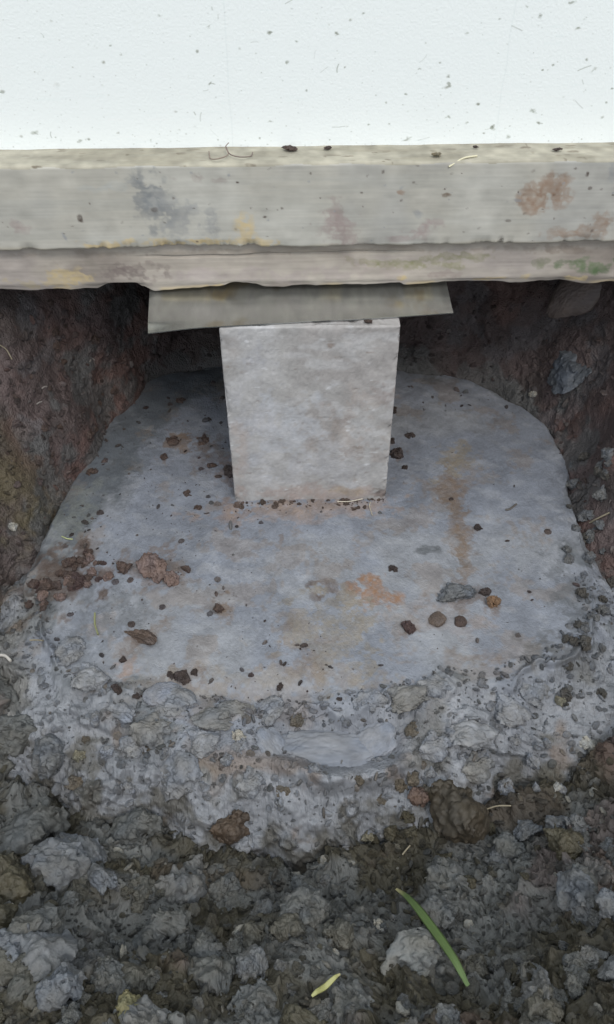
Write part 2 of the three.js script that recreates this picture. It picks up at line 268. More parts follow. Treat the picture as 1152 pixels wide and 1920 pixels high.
const footing = (() => {
  const N = 1150, top = 300, skirt = 130, nu = N, nv = top + skirt;
  const P = new Float32Array(nu * nv * 3), C = new Float32Array(nu * nv * 3), U = new Float32Array(nu * nv * 2), T = new Float32Array(nu * nv);
  const FS = [[0, 0], [.02, -.006], [.045, -.014], [.07, -.024], [.095, -.04], [.118, -.062], [.135, -.09], [.15, -.16]], SS = [[0, 0], [.003, -.004], [.006, -.012], [.008, -.03], [.009, -.06], [.01, -.1], [.01, -.14], [.01, -.19]];
  for (let i = 0; i < nu; i++) {
    const deg = i / N * 360, a = i / N * TAU, ca = Math.cos(a), sa = Math.sin(a), f = rimness(deg), r0 = edgeR(a) + .012 * fbm(ca * 9, sa * 9, 4, 3) * mix(.5, 1, f);
    const pts = new THREE.CatmullRomCurve3(FS.map((p, k) => new THREE.Vector3(mix(SS[k][0], p[0], f), mix(SS[k][1], p[1], f), 0)), false, 'centripetal').getSpacedPoints(skirt);
    for (let j = 0; j < nv; j++) {
      let r, y; if (j < top) { const s = j / top; r = r0 * Math.pow(s, .8); y = 0; } else { const p = pts[j - top]; r = r0 + p.x; y = p.y; }
      const k = (i * nv + j) * 3; P[k] = CX + ca * r; P[k + 1] = y; P[k + 2] = CZ + sa * r; T[i * nv + j] = j < top ? r - r0 : pts[j - top].x + .001;
    }
  }
  const lip = onY(640, 1400, -.02), lip2 = onY(330, 1310, -.005), blue = onY(365, 672, 0);
  displaceSurface(nu, nv, true, P, (i, x, y, z) => {
    const rho = T[i], rough = ss(-.03, .06, rho + .03 * noise(x * 18, 1, z * 18) + .016 * noise(x * 60, 1, z * 60)), inner = 1 - rough, f = rimness((((i / nv) | 0) / N) * 360);
    let d = .004 * fbm(x * 7, y * 7, z * 7 + 3, 3) + inner * (.0014 * fbm(x * 45, y * 45, z * 45, 4) + .0005 * fbm(x * 120 + 7, y * 120, z * 120, 3));
    const wx = x + .01 * noise(x * 45, y * 45, z * 45), wz = z + .01 * noise(x * 45, y * 45 + 3, z * 45);
    const crack = Math.abs(fbm(x * 22 + 5, y * 22, z * 22, 3));
    d += rough * mix(.45, 1, f) * ((billow(x * 30, y * 30, z * 30) - .6) * .007 + (billow(x * 95, y * 95, z * 95) - .6) * .005 + (billow(x * 200, y * 200, z * 200) - .55) * .0045 + .026 * fbm(x * 13, y * 13, z * 13 + 20, 3) + .0018 * noise(x * 280, y * 280, z * 280) - .008 * ss(.2, .36, fbm(x * 45 + 4, y * 45, z * 45, 4)));
    const rim = .004 + .016 * noise(x * 24, 2, z * 6) + .006 * noise(x * 90, 1, z * 30); d -= f * .007 * Math.exp(-(((rho - rim) / .0035) ** 2)) * ss(-.1, .2, noise(x * 13 + 3, 4, 2));
    const ex = (x - lip.x) / .075, ez = (z - lip.z + ex * ex * .02) / .026, e = Math.exp(-(ex * ex * ex * ex) - ez * ez); d = mix(d, .02 + .0025 * fbm(x * 60, y * 60, z * 60, 3), e * .9); d -= .022 * Math.exp(-(ex ** 4) - (((z - lip.z + ex * ex * .02) - .034) / .01) ** 2);
    const gx = (x - lip2.x) / .2, gz = (z - lip2.z - .01 * noise(x * 20, 0, 3)) / .012; d += .006 * Math.exp(-gx * gx - gz * gz);
    const bx = (x - blue.x) / .05, bz = (z - blue.z) / .03; d += Math.exp(-bx * bx - bz * bz) * (.012 + .006 * fbm(x * 60, 1, z * 60, 3));
    return d;
  });
  const c = [0, 0, 0];
  for (let q = 0; q < nu * nv; q++) {
    const k = q * 3, x = P[k], y = P[k + 1], z = P[k + 2], rho = T[q], rough = ss(-.02, .06, rho + .035 * noise(x * 18, 1, z * 18) + .03 * fbm(x * 60, 1, z * 60, 3));
    const n1 = fbm(x * 12, z * 12, y * 12, 4), n2 = fbm(x * 55, z * 55, y * 55 + 3, 4), n3 = noise(x * 420, z * 420, y * 420);
    c[0] = .178; c[1] = .193; c[2] = .225; over(c, [.228, .236, .25], ss(-.05, .35, n1) * .6); over(c, [.15, .163, .19], ss(0, .35, -n1) * .6);
    { const dg = Math.atan2(z - CZ, x - CX) * 180 / Math.PI + 360, w = (dg > 520 || dg < 262 ? dampShadeRim(dg % 360) : dampShadeRim(dg % 360)) + n1 * .05 + n2 * .03; over(c, [.072, .081, .088], (1 - ss(w - .012, w + .006, -rho)) * .8 * (w > .004 ? 1 : 0)); }
    { const q = fbm(x * 26 + 50, z * 26, 3, 4), g = fbm(x * 170, z * 170, 9, 3); over(c, [.175, .14, .112], ss(.02, .22, q + g * .35 + filmAt(x, z)) * .42); over(c, [.27, .277, .29], ss(.12, .3, fbm(x * 40 + z * 25, z * 90 - x * 30, 6, 3)) * .25); }
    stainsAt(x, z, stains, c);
    const s = [.19, .2, .22]; over(s, PALE, ss(.08, .3, n2) * .35); over(s, [.085, .077, .055], ss(.08, .32, fbm(x * 16 + 3, z * 16, y * 16, 4)) * .6); over(s, BROWN, ss(.16, .34, fbm(x * 22 + 13, z * 22, y * 22, 3)) * .6);
    over(s, OLIVE, ss(.075, .125, rho + n2 * .09 + n1 * .05) * .8);
    const ex = (x - lip.x) / .08, ez = (z - lip.z + ex * ex * .02) / .03; over(s, [.16, .17, .195], Math.exp(-(ex ** 4) - ez * ez) * .9);
    over(c, s, rough);
    const m = 1 + n2 * .28 + n3 * .13; C[k] = c[0] * m; C[k + 1] = c[1] * m; C[k + 2] = c[2] * m;
    U[q * 2] = x; U[q * 2 + 1] = z + y * .6;
  }
  const g = gridGeo(nu, nv, true, P, C, U);
  if (g.attributes.normal.array[(10 * nv + 200) * 3 + 1] < 0) { const ix = g.index.array; for (let k = 0; k < ix.length; k += 3) { const t = ix[k]; ix[k] = ix[k + 1]; ix[k + 1] = t; } g.computeVertexNormals(); }
  const cut = 304, ix = g.index.array, per = (nv - 1) * 6, A = [], B = []; for (let k = 0; k < ix.length; k += 3) (((k % per) / 6 | 0) < cut ? A : B).push(ix[k], ix[k + 1], ix[k + 2]);
  const sub = (list) => { const q = new THREE.BufferGeometry(), map = new Map(), at = {}; for (const n of ['position', 'normal', 'color', 'uv']) at[n] = []; const idx = list.map((v) => { let t = map.get(v); if (t === undefined) { map.set(v, t = map.size); for (const n in at) { const src = g.attributes[n], w = src.itemSize; for (let e = 0; e < w; e++) at[n].push(src.array[v * w + e]); } } return t; }); for (const n in at) q.setAttribute(n, new THREE.Float32BufferAttribute(at[n], g.attributes[n].itemSize)); q.setIndex(idx); return q; };
  const m = new THREE.Group(), slab = new THREE.Mesh(sub(A), grit(mat({ vertexColors: true, roughness: .56 }), .0008, 12)), edge = new THREE.Mesh(sub(B), crumbBump(mat({ vertexColors: true, roughness: .6 }), .0026, 10));
  slab.name = 'slab'; edge.name = 'broken_edge'; edge.userData = { label: 'rough crumbling rim of the footing mixed with clay' }; m.add(slab, edge);
  add(m, 'concrete_footing', 'round poured grey concrete footing pad smeared with brown mud under the post', 'footing');
  const M = g.attributes.normal.array; for (let k = 0; k < P.length; k += 3) remember(P[k], P[k + 1], P[k + 2], M[k], M[k + 1], M[k + 2]);
  return { P, N: M, C, T, nu, nv, group: m };
})();

// ------------------------------------------------------------------ building: white cladding on weathered timber
const ZF = -.063, ZB = -.076, ZW = -.109, PIER_Z = onY(582, 938, 0).z, PIER_X = onY(582, 938, 0).x, PIER_H = onZ(582, 613, onY(582, 938, 0).z).y;
const yAt = (v, z) => onZ(576, v, z).y;
const Y_TOP = yAt(306, ZF), Y_MID = yAt(464, ZF), Y_BOT = PIER_H + .0025;
const zst = (Z) => (u, v, ru, rv, col, s, rag = .5, rot = 0) => { const p = onZ(u, v, Z), q = onZ(u + ru, v, Z), r = onZ(u, v + rv, Z); return { x: p.x, z: p.y, rx: Math.abs(q.x - p.x), rz: Math.abs(r.y - p.y), col, s, rag, c: Math.cos(rot), n: Math.sin(rot) }; };
const building = new THREE.Group();
building.position.set(0, 0, ZW);
add(building, 'building', 'white clad building wall on a weathered timber base above the pit', 'building');
const inB = (g) => g.translate(0, 0, -ZW);
function xStations() { const s = []; for (let x = -2.5; x < -.52; x += .06) s.push(x); for (let x = -.52; x < .52; x += .0014) s.push(x); for (let x = .52; x <= 2.5; x += .06) s.push(x); return s; }
function timber(y0, y1, z0, z1, rad, nf, nt, nb, shape, color) { // z0 = front face, z1 = back face
  const sec = [];
  const seg = (ay, az, by, bz, n) => { for (let i = 0; i < n; i++) sec.push([mix(ay, by, i / n), mix(az, bz, i / n)]); };
  const arc = (cy, cz, a0, a1, n) => { for (let i = 0; i < n; i++) { const a = mix(a0, a1, i / n); sec.push([cy + Math.sin(a) * rad, cz + Math.cos(a) * rad]); } };
  seg(y0 + .0001, z1, y0, z0 - rad, nb); arc(y0 + rad, z0 - rad, -Math.PI / 2, 0, 7); seg(y0 + rad, z0, y1 - rad, z0, nf); arc(y1 - rad, z0 - rad, 0, Math.PI / 2, 7); seg(y1, z0 - rad, y1, z1, nt); seg(y1, z1, y0 + .0001, z1, 3); sec.push([y0 + .0001, z1]);
  const xs = xStations(), nu = xs.length, nv = sec.length, P = new Float32Array(nu * nv * 3), C = new Float32Array(nu * nv * 3), U = new Float32Array(nu * nv * 2), c = [0, 0, 0], o = [0, 0];
  for (let i = 0; i < nu; i++) for (let j = 0; j < nv; j++) {
    const x = xs[i], q = i * nv + j, k = q * 3; o[0] = sec[j][0]; o[1] = sec[j][1]; shape(x, o); P[k] = x; P[k + 1] = o[0]; P[k + 2] = o[1];
    color(x, o[0], o[1], c); C[k] = c[0]; C[k + 1] = c[1]; C[k + 2] = c[2]; U[q * 2] = x * .3; U[q * 2 + 1] = (o[0] - o[1]) * 2;
  }
  const g = gridGeo(nu, nv, false, P, C, U);
  const n = g.attributes.normal.array, mid = ((nu >> 1) * nv + nb + 7 + (nf >> 1)) * 3;
  if (n[mid + 2] < 0) { const ix = g.index.array; for (let k = 0; k < ix.length; k += 3) { const t = ix[k]; ix[k] = ix[k + 1]; ix[k + 1] = t; } g.computeVertexNormals(); }
  return inB(g);
}
const YELLOW = [.5, .4, .23], MUD = [.25, .17, .12], MAUVE = [.29, .23, .22], GREY = [.25, .26, .27];
{ // base board, 90 x 45
  const S = zst(ZF), st = [
    S(292, 385, 42, 60, [.2, .21, .215], .8, .5), S(350, 400, 50, 40, [.27, .275, .275], .6, .7), S(465, 428, 22, 34, YELLOW, .75, .3), S(330, 457, 120, 9, YELLOW, .85, .8), S(470, 455, 40, 12, YELLOW, .7, .7),
    S(635, 425, 42, 40, MAUVE, .7, .4), S(630, 395, 30, 14, [.26, .22, .2], .5, .6), S(790, 432, 30, 18, MAUVE, .6, .5), S(740, 448, 30, 12, MAUVE, .5, .6), S(818, 420, 22, 10, MAUVE, .4, .5),
    S(1012, 362, 30, 40, MUD, .75, .3, -.5), S(1048, 348, 22, 36, MUD, .75, .35, .45), S(1075, 440, 46, 14, MUD, .6, .5), S(1135, 425, 26, 26, MUD, .6, .5), S(45, 428, 24, 16, MAUVE, .5, .6), S(1148, 320, 14, 30, GREY, .5, .6),
    S(380, 332, 40, 8, [.28, .24, .22], .5, .9), S(150, 410, 7, 9, DKBROWN, .9, .3, .5), S(119, 440, 4, 12, GREY, .7, .3, .3), S(753, 360, 9, 6, MUD, .7, .4), S(838, 365, 8, 6, BROWN, .7, .4), S(952, 414, 6, 3, DKBROWN, .7, .3), S(1102, 326, 4, 6, DKBROWN, .8, .3), S(1106, 353, 5, 4, DKBROWN, .8, .3), S(445, 343, 3, 3, DKBROWN, .8, .2), S(975, 374, 10, 4, GREY, .6, .4), S(290, 395, 8, 5, DKBROWN, .6, .5), S(210, 350, 60, 10, [.4, .42, .41], .4, .8), S(780, 400, 10, 8, GREY, .5, .6),
  ];
  const spots = []; for (let i = 0; i < 90; i++) { const p = onZ(R(0, 1152), R(310, 460), ZF); spots.push({ x: p.x, z: p.y, rx: R(.0008, .0026), rz: R(.0006, .0016), col: rnd() < .7 ? DKBROWN : GREY, s: R(.3, .8), rag: .4, c: Math.cos(R(-1, 1)), n: 0 }); spots[i].n = Math.sqrt(1 - spots[i].c ** 2); }
  const dirt = []; for (let i = 0; i < 120; i++) dirt.push({ x: R(-.5, .5), z: R(ZW, ZF), rx: R(.001, .009), rz: R(.0006, .004), col: rnd() < .6 ? [.12, .095, .065] : [.3, .285, .22], s: R(.3, .8), rag: .7, c: 1, n: 0 });
  const chips = []; for (let i = 0; i < 26; i++) chips.push([R(-.5, .5), R(.004, .02), R(.0008, .003)]); for (const [u, w, d] of [[240, .02, .003], [330, .03, .004], [420, .02, .003], [470, .012, .004], [905, .016, .002], [1090, .02, .003]]) chips.push([onZ(u, 464, ZF).x, w, d]);
  const g = timber(Y_MID, Y_TOP, ZF, ZW - .003, .0035, 96, 44, 8, (x, o) => {
    const fb = 1 - ss(0, .012, o[0] - Y_MID), ft = ss(Y_TOP - .004, Y_TOP, o[0]);
    let chip = 0; for (const [cx, w, d] of chips) { const t = Math.abs(x - cx) / w; if (t < 1) chip = Math.max(chip, d * (1 - t * t) * (.6 + .6 * Math.abs(noise(x * 300, 1, cx * 50)))); }
    const grain = .00012 * fbm(x * 7, o[0] * 110, o[1] * 110, 3) + .0002 * fbm(x * 70, o[0] * 140, 4, 3);
    o[1] += grain * (o[1] > ZF - .003 ? 1 : 0) - fb * chip * (o[1] > ZF - .012 ? 1 : 0) + .0015 * fbm(x * 3, 4, 0, 2);
    o[0] += fb * (chip * .6 + .0016 * fbm(x * 40, 2, 5, 3)) + ft * .0012 * fbm(x * 25, o[1] * 120, 7, 3);
  }, (x, y, z, c) => {
    const g1 = fbm(x * 7, y * 150, 1, 4), g2 = noise(x * 30, y * 620, 3), n = fbm(x * 10, y * 10, 5, 3);
    if (y > Y_TOP - .0022 - .0012 * noise(x * 40, 2, 2)) { // top ledge
      const a = fbm(x * 14, z * 70, 9, 4), b = fbm(x * 90, z * 90, 4, 3); c[0] = .33; c[1] = .31; c[2] = .25; over(c, [.26, .24, .185], ss(-.05, .3, a) * .7); over(c, [.4, .375, .3], ss(.05, .3, -a) * .5); stainsAt(x, z, dirt, c); const m = 1 + b * .35; c[0] *= m; c[1] *= m; c[2] *= m; return;
    }
    c[0] = .41; c[1] = .395; c[2] = .35; over(c, [.31, .31, .285], ss(0, .3, g1) * .35); over(c, [.45, .445, .41], ss(0, .4, n) * .5); over(c, [.33, .33, .32], ss(0, .35, -n) * .5);
    over(c, [.34, .3, .22], (1 - ss(.001, .006 + .004 * noise(x * 30, 0, 0), y - Y_MID)) * .5);
    stainsAt(x, y, st, c); stainsAt(x, y, spots, c);
    const m = 1 + g1 * .12 + g2 * .06 + .2 * fbm(x * 60, y * 60, 21, 3); c[0] *= m; c[1] *= m; c[2] *= m;
  });
  const m = new THREE.Mesh(g, mat({ vertexColors: true, roughness: .78 })); m.name = 'base_board'; m.userData = { label: 'grey weathered timber board with mud smears and splintered lower edge' }; building.add(m);
}
{ // bearer set back below the board
  const S = zst(ZB), st = [
    S(125, 522, 46, 14, YELLOW, .75, .6), S(60, 530, 40, 10, [.45, .38, .24], .5, .8), S(245, 515, 55, 24, [.16, .13, .12], .75, .6), S(180, 500, 60, 20, [.22, .2, .17], .4, .8), S(395, 540, 28, 5, YELLOW, .8, .6), S(755, 522, 16, 7, YELLOW, .9, .5), S(920, 524, 36, 5, YELLOW, .7, .8), S(1075, 524, 20, 7, YELLOW, .8, .7), S(985, 520, 14, 5, YELLOW, .6, .7),
    S(1110, 500, 50, 14, [.1, .15, .07], .8, .6), S(1010, 496, 30, 10, [.15, .17, .09], .5, .8), S(770, 495, 100, 9, [.22, .22, .1], .6, .7), S(860, 480, 60, 8, [.2, .2, .1], .5, .8), S(700, 510, 90, 20, [.37, .31, .29], .4, .8), S(470, 515, 150, 16, [.36, .31, .3], .45, .8), S(830, 515, 30, 10, [.27, .22, .2], .5, .8), S(1060, 470, 90, 8, [.2, .16, .13], .5, .8), S(560, 470, 500, 6, [.24, .2, .16], .35, .6),
  ];
  const bot = lerpTable([[0, 546], [60, 548], [120, 546], [180, 546], [203, 535], [222, 532], [250, 533], [268, 541], [290, 549], [310, 547], [345, 545], [400, 542], [440, 534], [478, 537], [500, 542], [576, 539], [650, 538], [720, 536], [750, 534], [760, 538], [800, 535], [850, 532], [930, 532], [1000, 533], [1020, 529], [1060, 530], [1100, 535], [1152, 532]].map(([u, v]) => { const p = onZ(u, v, ZB); return [p.x, p.y]; }));
  const base = Y_BOT;
  const g = timber(Y_BOT, Y_MID + .02, ZB, ZB - .09, .003, 84, 4, 14, (x, o) => {
    const fb = 1 - ss(0, .018, o[0] - Y_BOT), front = ss(ZB - .02, ZB - .003, o[1]);
    const dy = Math.max(.0003, bot(x) - base + .0016 * fbm(x * 70, 3, 1, 3)) * fb * ss(ZB - .045, ZB - .004, o[1]);
    const cy = onCrack(x); const cr = Math.exp(-(((o[0] - cy) / .0011) ** 2)) * crackW(x);
    o[1] += front * (.0004 * fbm(x * 8, o[0] * 130, 6, 3) + .0004 * fbm(x * 60, o[0] * 150, 2, 3) - .003 * cr - fb * (.0025 + .004 * Math.abs(fbm(x * 30, 5, 2, 3))));
    o[0] += dy;
  }, (x, y, z, c) => {
    const g1 = fbm(x * 6, y * 140, 11, 4), g2 = noise(x * 25, y * 600, 13), n = fbm(x * 9, y * 30, 15, 3);
    c[0] = .4; c[1] = .36; c[2] = .315; over(c, [.29, .26, .225], ss(0, .3, g1) * .5); over(c, [.37, .33, .31], ss(0, .3, n) * .6); over(c, [.2, .17, .15], ss(.1, .4, -n) * .6);
    stainsAt(x, y, st, c); over(c, YELLOW, ss(.12, .3, fbm(x * 22, 3, 7, 3)) * (1 - ss(.002, .007, y - bot(x))) * .6);
    const m = 1 + g1 * .12 + g2 * .05 + .25 * fbm(x * 60, y * 90, 31, 3); c[0] *= m; c[1] *= m; c[2] *= m;
  });
  const m = new THREE.Mesh(g, mat({ vertexColors: true, roughness: .85 })); m.name = 'bearer'; m.userData = { label: 'brown rough timber bearer with ragged bottom edge and green algae' }; building.add(m);
}
function onCrack(x) { return Y_MID - .016 + .014 * Math.sin(x * 3 + .6) * .3 + .0016 * noise(x * 30, 1, 1); }
function crackW(x) { return ss(-.19, -.14, x) * (1 - ss(.1, .16, x)); }
{ // white cladding: dirt splashed from the digging sticks to the lowest half metre
  const W = 2048, H = 1024, cw = 1.4, ch = .5, cv = document.createElement('canvas'); cv.width = W; cv.height = H; const x = cv.getContext('2d');
  x.fillStyle = 'rgb(233,238,238)'; x.fillRect(0, 0, W, H);
  for (let i = 0; i < 2600; i++) { const a = R(.015, .05); x.fillStyle = rnd() < .5 ? `rgba(255,255,255,${a})` : `rgba(190,205,205,${a})`; const w = R(3, 40); x.fillRect(R(-40, W), R(0, H), w, R(1, 5)); }
  const y0 = Y_TOP, at = (u, v) => { const p = onZ(u, v, ZW); return [(p.x + cw / 2) / cw * W, H - (p.y - y0) / ch * H]; };
  const blob = (px, py, rx, ry, rot, a, col = '96,100,86') => { x.save(); x.translate(px, py); x.rotate(rot); for (let k = 0; k < 5; k++) { x.fillStyle = `rgba(${col},${a * R(.2, .55)})`; x.beginPath(); x.ellipse(R(-.5, .5) * rx, R(-.5, .5) * ry, rx * R(.3, .8), ry * R(.3, .8), R(0, 3), 0, TAU); x.fill(); } x.restore(); };
  const listed = [[392, 52, 1.6, 9, 0, .5], [506, 63, 5, 8, 0, .85], [556, 78, 3, 3, 0, .6], [371, 96, 5, 5, 0, .6], [538, 118, 5, 5, 0, .6], [398, 157, 10, 2, .15, .7], [193, 118, 5, 5, 0, .4], [207, 86, 3, 3, 0, .6], [65, 248, 9, 7, .6, .55], [221, 248, 4, 6, 0, .4], [166, 261, 4, 5, 0, .6], [508, 228, 8, 2, 0, .6], [575, 170, 3, 4, 0, .7], [5, 172, 6, 6, 0, .4], [487, 259, 4, 3, 0, .6], [227, 103, 4, 1.5, .3, .6], [632, 64, 3, 7, -.2, .85], [658, 37, 6, 3, -.3, .5], [682, 25, 3, 3, 0, .5], [876, 62, 6, 2.5, -.1, .6], [841, 160, 5, 10, .1, .7], [841, 143, 4, 5, 0, .5], [897, 195, 5, 5, 0, .9], [924, 239, 5, 8, .1, .8], [762, 177, 4, 3, 0, .6], [647, 126, 3, 3, 0, .7], [786, 130, 6, 2, -.2, .6], [825, 118, 5, 2, 0, .5], [1019, 131, 4, 2.5, 0, .8], [1037, 122, 4, 3, 0, .7], [1101, 111, 3, 5, .1, .6], [1000, 208, 4, 14, -.6, .6], [1012, 231, 8, 3, .3, .75], [1113, 132, 3, 12, .7, .4], [1085, 52, 4, 6, .2, .5], [1075, 5, 8, 4, 0, .5], [1013, 30, 4, 8, .2, .6], [730, 232, 4, 3, 0, .5], [692, 233, 3, 4, 0, .5], [908, 250, 5, 3, -.3, .5], [876, 230, 4, 4, 0, .6], [1138, 192, 3, 4, 0, .6], [1149, 166, 4, 3, 0, .8], [724, 192, 4, 3, 0, .5], [953, 257, 5, 9, 0, .4], [619, 262, 3, 2, 0, .7], [840, 219, 8, 2, -.2, .6], [1130, 220, 4, 4, 0, .5], [763, 262, 3, 14, .5, .5], [96, 40, 8, 4, 0, .2], [110, 160, 14, 6, .6, .12], [1069, 5, 4, 3, 0, .5], [989, 12, 4, 3, 0, .4], [300, 30, 5, 3, 0, .3], [450, 90, 3, 5, 0, .3], [330, 210, 5, 4, 0, .25], [150, 265, 5, 6, .3, .5], [40, 256, 6, 5, 0, .3]];
  for (const [u, v, a, b, rot, al] of listed) { const [px, py] = at(u, v); blob(px, py, a * .7, b * .8, rot, al * .8); }
  for (let i = 0; i < 2000; i++) { const t = Math.pow(rnd(), 1.6); blob(R(0, W), H - t * H * .95, R(.5, 2.6), R(.5, 2.2), R(0, 3), R(.08, .4) * (i % 4 ? .55 : 1)); }
  for (let i = 0; i < 130; i++) { x.strokeStyle = `rgba(95,100,88,${R(.12, .45)})`; x.lineWidth = R(.7, 1.8); const px = R(0, W), py = R(H * .3, H), a = R(-1.6, 1.6), l = R(5, 22); x.beginPath(); x.moveTo(px, py); x.quadraticCurveTo(px + Math.cos(a) * l * .5 + R(-3, 3), py + Math.sin(a) * l * .5 + R(-3, 3), px + Math.cos(a) * l, py + Math.sin(a) * l); x.stroke(); }
  for (const u of [428, 945]) { const [px] = at(u, 150); x.strokeStyle = 'rgba(150,168,165,.07)'; x.lineWidth = 2; x.beginPath(); x.moveTo(px, 0); for (let k = 1; k <= 20; k++) x.lineTo(px + R(-1.2, 1.2), H * k / 20); x.stroke(); }
  const t = new THREE.CanvasTexture(cv); t.colorSpace = THREE.SRGBColorSpace; t.wrapS = THREE.RepeatWrapping; t.wrapT = THREE.ClampToEdgeWrapping; t.magFilter = THREE.LinearFilter;
  const g = new THREE.BoxGeometry(5, 2.4, .06, 1, 1, 1); g.translate(0, Y_TOP - .0025 + 1.2, -.03);
  const p = g.attributes.position, uv = g.attributes.uv; for (let i = 0; i < p.count; i++) uv.setXY(i, (p.getX(i) + cw / 2) / cw, (p.getY(i) - y0) / ch);
  const m = mat({ map: t, roughness: .6 }); const b = gritTex.clone(); b.repeat.set(14, 5); b.needsUpdate = true; m.bumpMap = b; m.bumpScale = .0002;
  const w = new THREE.Mesh(g, m); w.name = 'cladding'; w.userData = { label: 'white wall cladding spattered with flecks of dirt' }; building.add(w);
  const plain = mat({ color: 0xe4e8e8, roughness: .6 }), dark = mat({ color: 0x6b5d4c });
  const bx = (name, w, h, d, X, Y, Z, mm) => { const o = new THREE.Mesh(new THREE.BoxGeometry(w, h, d), mm); o.position.set(X, Y, Z); o.name = name; building.add(o); };
  bx('end_wall', .06, 2.4, 2.9, -2.47, Y_TOP + 1.2, -1.515, plain); bx('end_wall', .06, 2.4, 2.9, 2.47, Y_TOP + 1.2, -1.515, plain); bx('rear_wall', 5, 2.4, .06, 0, Y_TOP + 1.2, -3, plain);
  bx('floor', 4.9, .05, 2.9, 0, Y_MID + .05, -1.55, dark); bx('roof', 5.1, .06, 3.2, 0, Y_TOP + 2.436, -1.5, mat({ color: 0x8a8f92, roughness: .5 }));
}

// ------------------------------------------------------------------ concrete post with its metal sheet
{
  const hw = .0995, n = 120, D = .2, S0 = zst(PIER_Z), S = (...a) => { const o = S0(...a); o.x -= PIER_X; return o; }, faceSt = [
    S(540, 800, 60, 70, [0.416, 0.432, 0.464], .6, .7), S(470, 790, 40, 90, [0.400, 0.408, 0.448], .4, .8), S(600, 870, 70, 50, [0.400, 0.400, 0.424], .4, .8), S(720, 740, 26, 20, [0.240, 0.200, 0.184], .6, .6), S(660, 800, 70, 60, [0.320, 0.280, 0.256], .5, 1), S(620, 650, 8, 8, [0.240, 0.200, 0.176], .7, .3), S(715, 925, 16, 14, DKBROWN, .8, .4), S(580, 925, 150, 16, [0.344, 0.280, 0.256], .6, .5), S(450, 850, 24, 60, [0.336, 0.288, 0.264], .5, .7), S(660, 850, 30, 12, [0.224, 0.192, 0.176], .5, .8), S(650, 920, 30, 8, [0.360, 0.288, 0.208], .5, .6), S(690, 690, 50, 60, [0.368, 0.352, 0.344], .4, .8), S(650, 785, 40, 10, [0.240, 0.208, 0.192], .5, 1), S(500, 720, 60, 40, [0.400, 0.392, 0.384], .4, .8), S(430, 640, 20, 40, [0.288, 0.264, 0.248], .4, .7),
  ];
  for (let i = 0; i < 60; i++) { const dk = rnd() < .6, p = [R(-hw, hw), R(.01, .25)]; faceSt.push({ x: p[0], z: p[1], rx: R(.001, .007), rz: R(.0007, .0025), col: dk ? [.22, .19, .17] : [.6, .61, .63], s: R(.3, .75), rag: .9, c: 1, n: 0 }); }
  const secs = [], per = 4 * n; // rounded square loops, ring by ring
  const rows = 170, P = [], C = [], U = [], c = [0, 0, 0];
  const loop = []; const rr = .0022; for (const [sx, sz, a0] of [[1, 1, 0], [-1, 1, 1], [-1, -1, 2], [1, -1, 3]]) { for (let k = 0; k < 5; k++) { const a = (a0 + k / 4) * Math.PI / 2; loop.push([sx * (hw - rr) + Math.cos(a) * rr, -D / 2 + sz * (D / 2 - rr) + Math.sin(a) * rr]); } }
  const pts = []; for (let i = 0; i < loop.length; i++) { const a = loop[i], b = loop[(i + 1) % loop.length], L = Math.hypot(a[0] - b[0], a[1] - b[1]), m = Math.max(1, Math.round(L / .0016)); for (let k = 0; k < m; k++) pts.push([mix(a[0], b[0], k / m), mix(a[1], b[1], k / m)]); }
  const nu = pts.length, ys = []; for (let j = 0; j <= rows; j++) ys.push(mix(-.02, PIER_H - rr, j / rows)); const inset = [0, 0, 0, 0, 0]; const ring = ys.map((y) => [y, 0]); for (const a of [.4, .8, 1.2, 1.57]) ring.push([PIER_H - rr + Math.sin(a) * rr, (1 - Math.cos(a)) * rr]); for (const d of [.004, .008, .014, .02, .05, .0995]) ring.push([PIER_H, d]);
  const nv = ring.length, PP = new Float32Array(nu * nv * 3), CC = new Float32Array(nu * nv * 3), UU = new Float32Array(nu * nv * 2);
  for (let i = 0; i < nu; i++) for (let j = 0; j < nv; j++) {
    const q = i * nv + j, k = q * 3, [y, ins] = ring[j], s = 1 - ins / hw; let x = pts[i][0] * s, z = -D / 2 + (pts[i][1] + D / 2) * s;
    const nearE = Math.exp(-Math.min(Math.abs(Math.abs(pts[i][0]) - hw) + (z > -.003 ? 0 : 1), Math.abs(y - PIER_H) * 1.2 + .001, .5) / .0035), chip = Math.max(0, fbm(x * 60, y * 60, z * 60, 4)) * nearE;
    const pit = Math.max(0, fbm(x * 190, y * 190, z * 190, 2) - .3) * .0025;
    const d = .0003 * fbm(x * 10, y * 10, z * 10, 2) + .00012 * noise(x * 300, y * 300, z * 300) - chip * .013 - pit, cx = x, cz = z + D / 2, l = Math.hypot(cx, cz) || 1;
    const side = Math.abs(cx) > Math.abs(cz) ? [Math.sign(cx), 0] : [0, Math.sign(cz)];
    if (ins < .003) { x += side[0] * d; z += side[1] * d; if (chip > .02) { x -= cx / l * chip * .002; } }
    PP[k] = x; PP[k + 1] = y + (ins >= .003 ? d * .6 : 0); PP[k + 2] = z;
    const n1 = fbm(x * 16, y * 16, z * 16 + 2, 4), n2 = fbm(x * 70, y * 70, z * 70 + 2, 4), n3 = noise(x * 420, y * 420, z * 420);
    c[0] = .335; c[1] = .327; c[2] = .32; over(c, [.41, .41, .42], ss(-.05, .3, n1) * .45); over(c, [.27, .245, .235], ss(.05, .35, -n1) * .4); over(c, [.45, .45, .46], ss(.1, .3, fbm(x * 45, y * 80, z * 45 + 7, 3)) * .4); if (z > -.02) stainsAt(x, y, faceSt, c); 
    const m = 1 + n2 * .24 + n3 * .1; CC[k] = c[0] * m; CC[k + 1] = c[1] * m; CC[k + 2] = c[2] * m; UU[q * 2] = x + z; UU[q * 2 + 1] = y + z * .3;
  }
